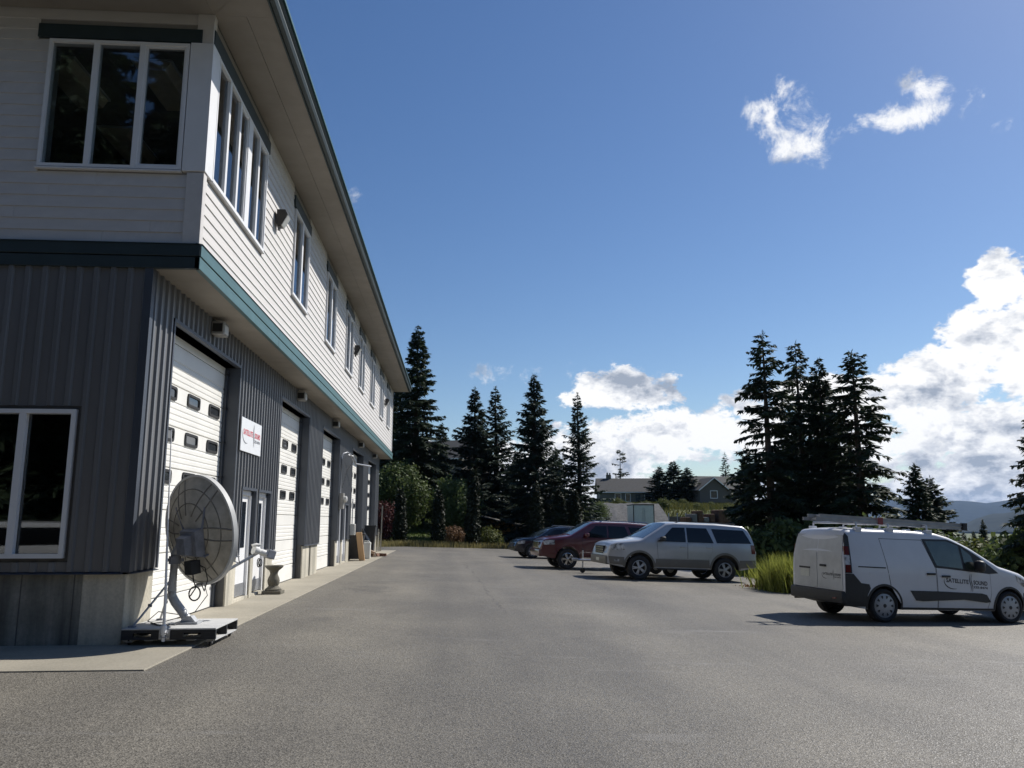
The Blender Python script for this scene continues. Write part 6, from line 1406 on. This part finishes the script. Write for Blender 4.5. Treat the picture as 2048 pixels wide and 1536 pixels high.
# ------------------------------------------------------------------ houses on the hill
M_SHING = pm('grey_shingle_roof', (.055, .054, .053), rough=.9, var=.2, scale=3, bump=.3); M_HW = pm('grey_green_house_siding', (.125, .125, .108), rough=.85, var=.08, stretch=(.3, .3, 6), scale=2); M_HW2 = pm('brown_grey_house_siding', (.115, .105, .092), rough=.85, var=.08, stretch=(.3, .3, 6), scale=2)
def house(name, label, px, D, rz, w, d, eave, ridge, wins, gable=None, wall=M_HW, zofs=0.0, chimney=None, door=None):
    x, y = at_dist(px, D); o = thing(name, label, 'house', (x, y, TZ(x, y) + zofs), rz)
    MB().prism([(-d / 2, -1.2), (d / 2, -1.2), (d / 2, eave), (0, ridge - .12), (-d / 2, eave)], 'X', -w / 2, w / 2).build('wall', wall, o)
    ov = .5; sl = (ridge - eave) / (d / 2); mb = MB()
    for sd in (-1, 1): mb.prism([(0, ridge), (sd * (d / 2 + ov), eave - sl * ov), (sd * (d / 2 + ov), eave - sl * ov + .16), (0, ridge + .16)], 'X', -w / 2 - ov, w / 2 + ov)
    r_ = mb.build('roof', M_SHING, o)
    MB().box(-w / 2 - ov - .02, w / 2 + ov + .02, -d / 2 - ov - .10, -d / 2 - ov, eave - sl * ov - .02, eave - sl * ov + .13).build('gutter', M_WHITE, r_)
    if chimney: cx, cy, ch = chimney; MB().box(cx - .5, cx + .5, cy - .35, cy + .35, ridge - .6, ridge + ch).box(cx - .4, cx - .1, cy - .2, cy + .2, ridge + ch, ridge + ch + .45).box(cx + .15, cx + .4, cy - .2, cy + .2, ridge + ch, ridge + ch + .4).build('chimney', M_STONE, r_)
    def win(parent, ax, u, z, ww, hh, yy):
        mb = MB(); t = .10
        for a, b_, c, e in ((u - ww / 2 - t, u - ww / 2, z - hh / 2 - t, z + hh / 2 + t), (u + ww / 2, u + ww / 2 + t, z - hh / 2 - t, z + hh / 2 + t), (u - ww / 2, u + ww / 2, z + hh / 2, z + hh / 2 + t), (u - ww / 2, u + ww / 2, z - hh / 2 - t, z - hh / 2)): mb.box(a, b_, yy - .08, yy + .02, c, e)
        f = mb.build('window', M_WHITE, o); MB().box(u - ww / 2, u + ww / 2, yy - .02, yy - .005, z - hh / 2, z + hh / 2).build('pane', M_CGL, f)
    for (u, z, ww, hh) in wins: win(o, 'X', u, z, ww, hh, -d / 2)
    if door: MB().box(door - .48, door + .48, -d / 2 - .05, -d / 2 - .004, 0, 2.1).build('door', M_DTEAL, o)
    if gable:
        gx, gw, gd, ge, grd = gable; y0 = -d / 2 - gd
        MB().prism([(gx - gw / 2, -1.2), (gx + gw / 2, -1.2), (gx + gw / 2, ge), (gx, grd - .12), (gx - gw / 2, ge)], 'Y', y0, -d / 2 + 1.5).build('wing_wall', wall, o); mb = MB(); s2 = (grd - ge) / (gw / 2)
        for sd in (-1, 1): mb.prism([(gx, grd), (gx + sd * (gw / 2 + .45), ge - s2 * .45), (gx + sd * (gw / 2 + .45), ge - s2 * .45 + .16), (gx, grd + .16)], 'Y', y0 - .5, 0)
        mb.build('wing_roof', M_SHING, o); win(o, 'X', gx, 1.5, 1.3, 1.3, y0)
        mb = MB()
        for sd in (-1, 1): mb.prism([(gx, grd - .05), (gx + sd * (gw / 2 + .47), ge - s2 * .47 - .05), (gx + sd * (gw / 2 + .47), ge - s2 * .47 + .15), (gx, grd + .15)], 'Y', y0 - .55, y0 - .501)
        mb.build('barge_board', M_WHITE, r_)
    return o
house('single_storey_house', 'long single-storey grey house with a chimney on the hill', 1256, 168, R(-6), 12.0, 9.5, 2.7, 5.4, [(-2.4, 1.45, 1.1, 1.5), (3.6, 1.45, 1.2, 1.4), (-.4, 1.45, .9, 1.4), (5.2, 1.45, .7, 1.3)], chimney=(-3.8, .2, .9), door=1.6)
house('gabled_house', 'grey house with a front gable and white window trim on the hill', 1432, 165, R(8), 11.5, 9.0, 2.7, 5.2, [(3.6, 1.4, 1.2, 1.5), (-1.0, 1.4, 1.0, 1.3)], gable=(-3.6, 5.6, 2.4, 2.5, 4.6), wall=M_HW2)
house('hillside_house', 'two-storey grey house half hidden behind the tallest spruce', 893, 112, R(-28), 9.0, 8.5, 5.0, 7.6, [(1.8, 3.7, .9, 1.3), (-1.8, 3.7, .9, 1.3), (2.6, 1.2, 1.0, 1.3)], wall=M_HW2, zofs=1.2)
# porch seen past the far corner of the building
x, y = at_dist(772, 74); po = thing('garden_porch', 'white-railed porch glimpsed past the far corner of the building', 'porch', (x, y, TZ(x, y)))
for dx in (-1.6, 0, 1.6): MB().box(dx - .09, dx + .09, -.09, .09, 0, 2.9).build('post', M_WHITE, po)
MB().box(-2.4, 2.4, -.2, 2.4, 2.9, 3.05).build('deck', M_HW, po)
for k in range(3): MB().box(-2.4, 2.4, -.16, -.12, 3.2 + k * .28, 3.27 + k * .28).build('rail', M_WHITE, po)
# gravel bank, cargo trailer, cabinet toilet, shed roof, parked things beyond the vehicles
M_GRAV = pm('grey_gravel', (.115, .113, .11), rough=.95, var=.3, scale=3, bump=.6, bscale=5)
x, y = at_dist(1255, 100); z = TZ(x, y)
bm = bmesh.new(); rr_ = random.Random(3); nx, ny = 22, 8; gv = []
for j in range(ny):
    for i in range(nx): u, v = i / (nx - 1), j / (ny - 1); gv.append((-5.2 + 10.4 * u * (1 - .12 * v) + .6 * v, -3.5 + 6 * v, -1.2 + 3.9 * v ** .8 + rr_.uniform(-.1, .1)))
o = MB().add(gv, [(j * nx + i, j * nx + i + 1, (j + 1) * nx + i + 1, (j + 1) * nx + i) for j in range(ny - 1) for i in range(nx - 1)]).build('gravel_bank', M_GRAV, smooth=True); o.location = (x, y, z); tag(o, kind='structure')
x, y = at_dist(1288, 90); ct = thing('cargo_trailer', 'pale boxy cargo trailer with double rear doors in front of the gravel bank', 'trailer', (x, y, TZ(x, y)), R(-3))
MB().bbox(-1.15, 1.15, 0, 4.2, .45, 2.55, c=.05).build('body', M_PLAST, ct); MB().bbox(-1.2, 1.2, -.06, 4.25, 2.551, 2.66, c=.03).build('roof', M_TRIM, ct)
for sd in (-1, 1):
    d_ = MB().box(min(0.02 * sd, sd * 1.06), max(.02 * sd, sd * 1.06), -.045, -.004, .52, 2.44).build('rear_door', M_PLAST, ct); MB().box(sd * .12 - .02, sd * .12 + .02, -.08, -.046, .8, 2.2).build('latch_bar', M_STEEL, d_)
    MB().box(sd * 1.13 - .04, sd * 1.13 + .04, -.06, -.0, .45, 2.55).build('corner_trim', M_TRIM, ct)
    w = MB().lathe([(0, -.1), (.34, -.1), (.34, .1), (0, .1)], (sd * 1.22, 2.0, .36), 'X', 18).build('wheel', M_TYRE, ct)
x, y = at_dist(1007, 92); pt = thing('portable_toilet', 'teal portable toilet cabin with white roof under the firs', 'toilet cabin', (x, y, TZ(x, y)), R(10)); M_PT = pm('teal_cabin_plastic', (.012, .085, .085), rough=.5, var=.1)
MB().bbox(-.56, .56, -.56, .56, .05, 2.0, c=.04).build('cabin', M_PT, pt); MB().bbox(-.60, .60, -.60, .60, 2.0, 2.22, c=.08).build('roof', M_PLAST, pt); MB().box(-.42, .42, -.585, -.562, .15, 1.9).build('door', M_PT, pt); MB().tube([(.4, .4, 2.2), (.4, .4, 2.6)], .05, 8).build('vent_pipe', M_TRIM, pt)
x, y = at_dist(983, 66); lr = thing('lean_to_shed', 'low timber lean-to with a sloping weathered board roof behind the round shrub', 'shed', (x, y, TZ(x, y)), R(-14)); M_WTH = pm('weathered_boards', (.17, .165, .155), rough=.9, var=.25, scale=3)
for k in range(9): MB().prism([(-2.6, 2.35), (2.6, 1.15), (2.6, 1.20), (-2.6, 2.40)], 'Y', -1.4 + k * .30, -1.4 + k * .30 + .285).build('roof_board', M_WTH, lr)
for (a, h) in ((-2.4, 2.25), (2.3, 1.15)):
    for yy in (-1.2, 1.1): MB().box(a - .06, a + .06, yy - .06, yy + .06, -.2, h).build('post', M_WTH, lr)
MB().prism([(-2.4, -.2), (2.3, -.2), (2.3, 1.1), (-2.4, 2.2)], 'Y', 1.16, 1.22).build('back_wall', M_PLY, lr)
x, y = at_dist(1405, 92); ex = thing('flatbed_truck', 'rusty flatbed loaded with scrap beyond the silver vehicle', 'truck', (x, y, TZ(x, y)), R(8)); M_RUSTY = pm('rusty_scrap', (.10, .05, .028), rough=.9, var=.4, scale=4)
MB().box(-2.4, 1.4, -1, 1, .8, .95).build('bed', M_DARKP, ex); MB().bbox(1.5, 3.0, -1, 1, .6, 2.3, c=.15).build('cab', M_RUSTY, ex); MB().box(2.3, 2.95, -1.012, 1.012, 1.5, 2.1).build('cab_window', M_CGL, ex)
for k in range(5): MB().bbox(-2.3 + k * .7, -1.7 + k * .7, -.9, .9, .951, 1.5 + .35 * ((k * 7) % 3), c=.1).build('scrap_load', [M_RUSTY, M_WTH][k % 2], ex)
for xx in (-1.6, 2.2):
    for sd in (-1, 1): MB().lathe([(0, -.12), (.42, -.12), (.42, .12), (0, .12)], (xx, sd * .95, .42), 'Y', 18).build('wheel', M_TYRE, ex)
x, y = at_dist(1372, 95); fn = thing('yard_fence', 'pale low panel fence left of the rusty flatbed', 'fence', (x, y, TZ(x, y)))
for k in range(5): MB().box(-2 + k - .05, -2 + k + .05, -.05, .05, 0, 1.7).build('post', M_STEEL, fn)
for k in range(4): MB().box(-1.95 + k, -1.05 + k, -.02, .02, .3, 1.3).build('panel', M_HW2, fn)
wv = thing('parked_wagon', 'white station wagon half hidden under the ragged spruces', 'car'); x, y = at_dist(1512, 60); cw = Car(wv, 4.6, .88, [(0, .9), (.05, 1.1), (.3, 1.42), (.6, 1.5), (2.2, 1.52), (2.5, 1.46), (3.2, 1.02), (4.2, .88), (4.5, .7), (4.6, .5)], .28, [(.9, .38), (3.6, .38)], .32, [(.2, .95), (.5, 1), (.9, 1), (1.0, .98), (1.5, .8)], plan_a=.18, plan_n=5)
PW = car_paint('wagon_white_paint', (.6, .6, .6)); cw.body(PW); cw.patch([(3.0, 1.0), (2.35, 1.4), (.6, 1.4), (.35, 1.02)], .008, M_CGL, 'side_window'); cw.screen(2.5, 3.2, M_WSG, 'windscreen'); cw.wheels('five', .2, spokes=5); wv.location = (x, y, TZ(x, y)); wv.rotation_euler = (0, 0, R(172))
w2 = copy_tree(wv); w2.location = (-8.2, 1.6, 0.03); w2.rotation_euler = (0, 0, R(176)); w2['label'] = 'white station wagon mirrored in the ground-floor office window'

# ------------------------------------------------------------------ far ridges and the air between
def ridge(name, az0, az1, dist, prof, thick, base, mat):
    rg = random.Random(name); n = 90; V = []; Fs = []
    fn_ = lambda t: lerp_tab(prof, t)
    for i in range(n + 1):
        t = i / n; a = az0 + (az1 - az0) * t; e = fn_(t) + (math.sin(t * 71) + math.sin(t * 137 + 2)) * .0006 + rg.uniform(-.0005, .0005)
        for (f, hfrac) in ((-.30, 0), (-.20, .35), (-.10, .72), (0, 1), (.2, .5)):
            d = dist * (1 + f * thick); zt = EYE + math.tan(e) * dist; V.append((math.sin(a) * d, math.cos(a) * d, base + (zt - base) * hfrac + rg.uniform(-1, 1) * .05 * (zt - base) * (hfrac not in (0, 1))))
    for i in range(n):
        for j in range(4): Fs.append((i * 5 + j, i * 5 + j + 1, i * 5 + j + 6, i * 5 + j + 5))
    return tag(MB().add(V, Fs).build(name, mat, smooth=True, angle=70), kind='structure')
M_MTN = pm('forested_mountain', (.012, .021, .024), rough=1, var=.35, scale=.012, col2=(.026, .036, .036), detail=8, spec=.1)
def e_of(y): return math.atan((1044 - y) / F_PX)
# far ridge: profile over azimuth 8..60 degrees, near hill further right
ridge('mountains', R(10), R(75), 8200, [(0, e_of(1030)), (.22, e_of(1018)), (.31, e_of(1003)), (.345, e_of(1005)), (.375, e_of(1013)), (.40, e_of(1006)), (.5, e_of(990)), (.7, e_of(1000)), (1, e_of(1010))], .5, -25, M_MTN)
ridge('hills', R(33.0), R(75), 3600, [(0, e_of(1052)), (.02, e_of(1040)), (.045, e_of(1031)), (.06, e_of(1029)), (.075, e_of(1021)), (.10, e_of(1016)), (.14, e_of(1010)), (.3, e_of(990)), (.6, e_of(1010)), (1, e_of(1020))], .5, -30, M_MTN)
ridge('hills', R(-75), R(10), 5200, [(0, e_of(1010)), (.4, e_of(1020)), (1, e_of(1034))], .5, -25, M_MTN)
def haze():
    m = bpy.data.materials.new('haze_air'); m.use_nodes = True; N = m.node_tree.nodes; N.remove(N['Principled BSDF']); v = N.new('ShaderNodeVolumePrincipled')
    v.inputs['Color'].default_value = (.38, .60, 1.0, 1); v.inputs['Density'].default_value = 3.2e-5; v.inputs['Anisotropy'].default_value = .2
    m.node_tree.links.new(v.outputs[0], N['Material Output'].inputs['Volume'])
    o = MB().box(-9900, 9900, -9900, 9900, -60, 330).build('haze', m); o['kind'] = 'stuff'; tag(o, 'pale blue air haze over the distant ridges', 'haze')
if HAZE: haze()
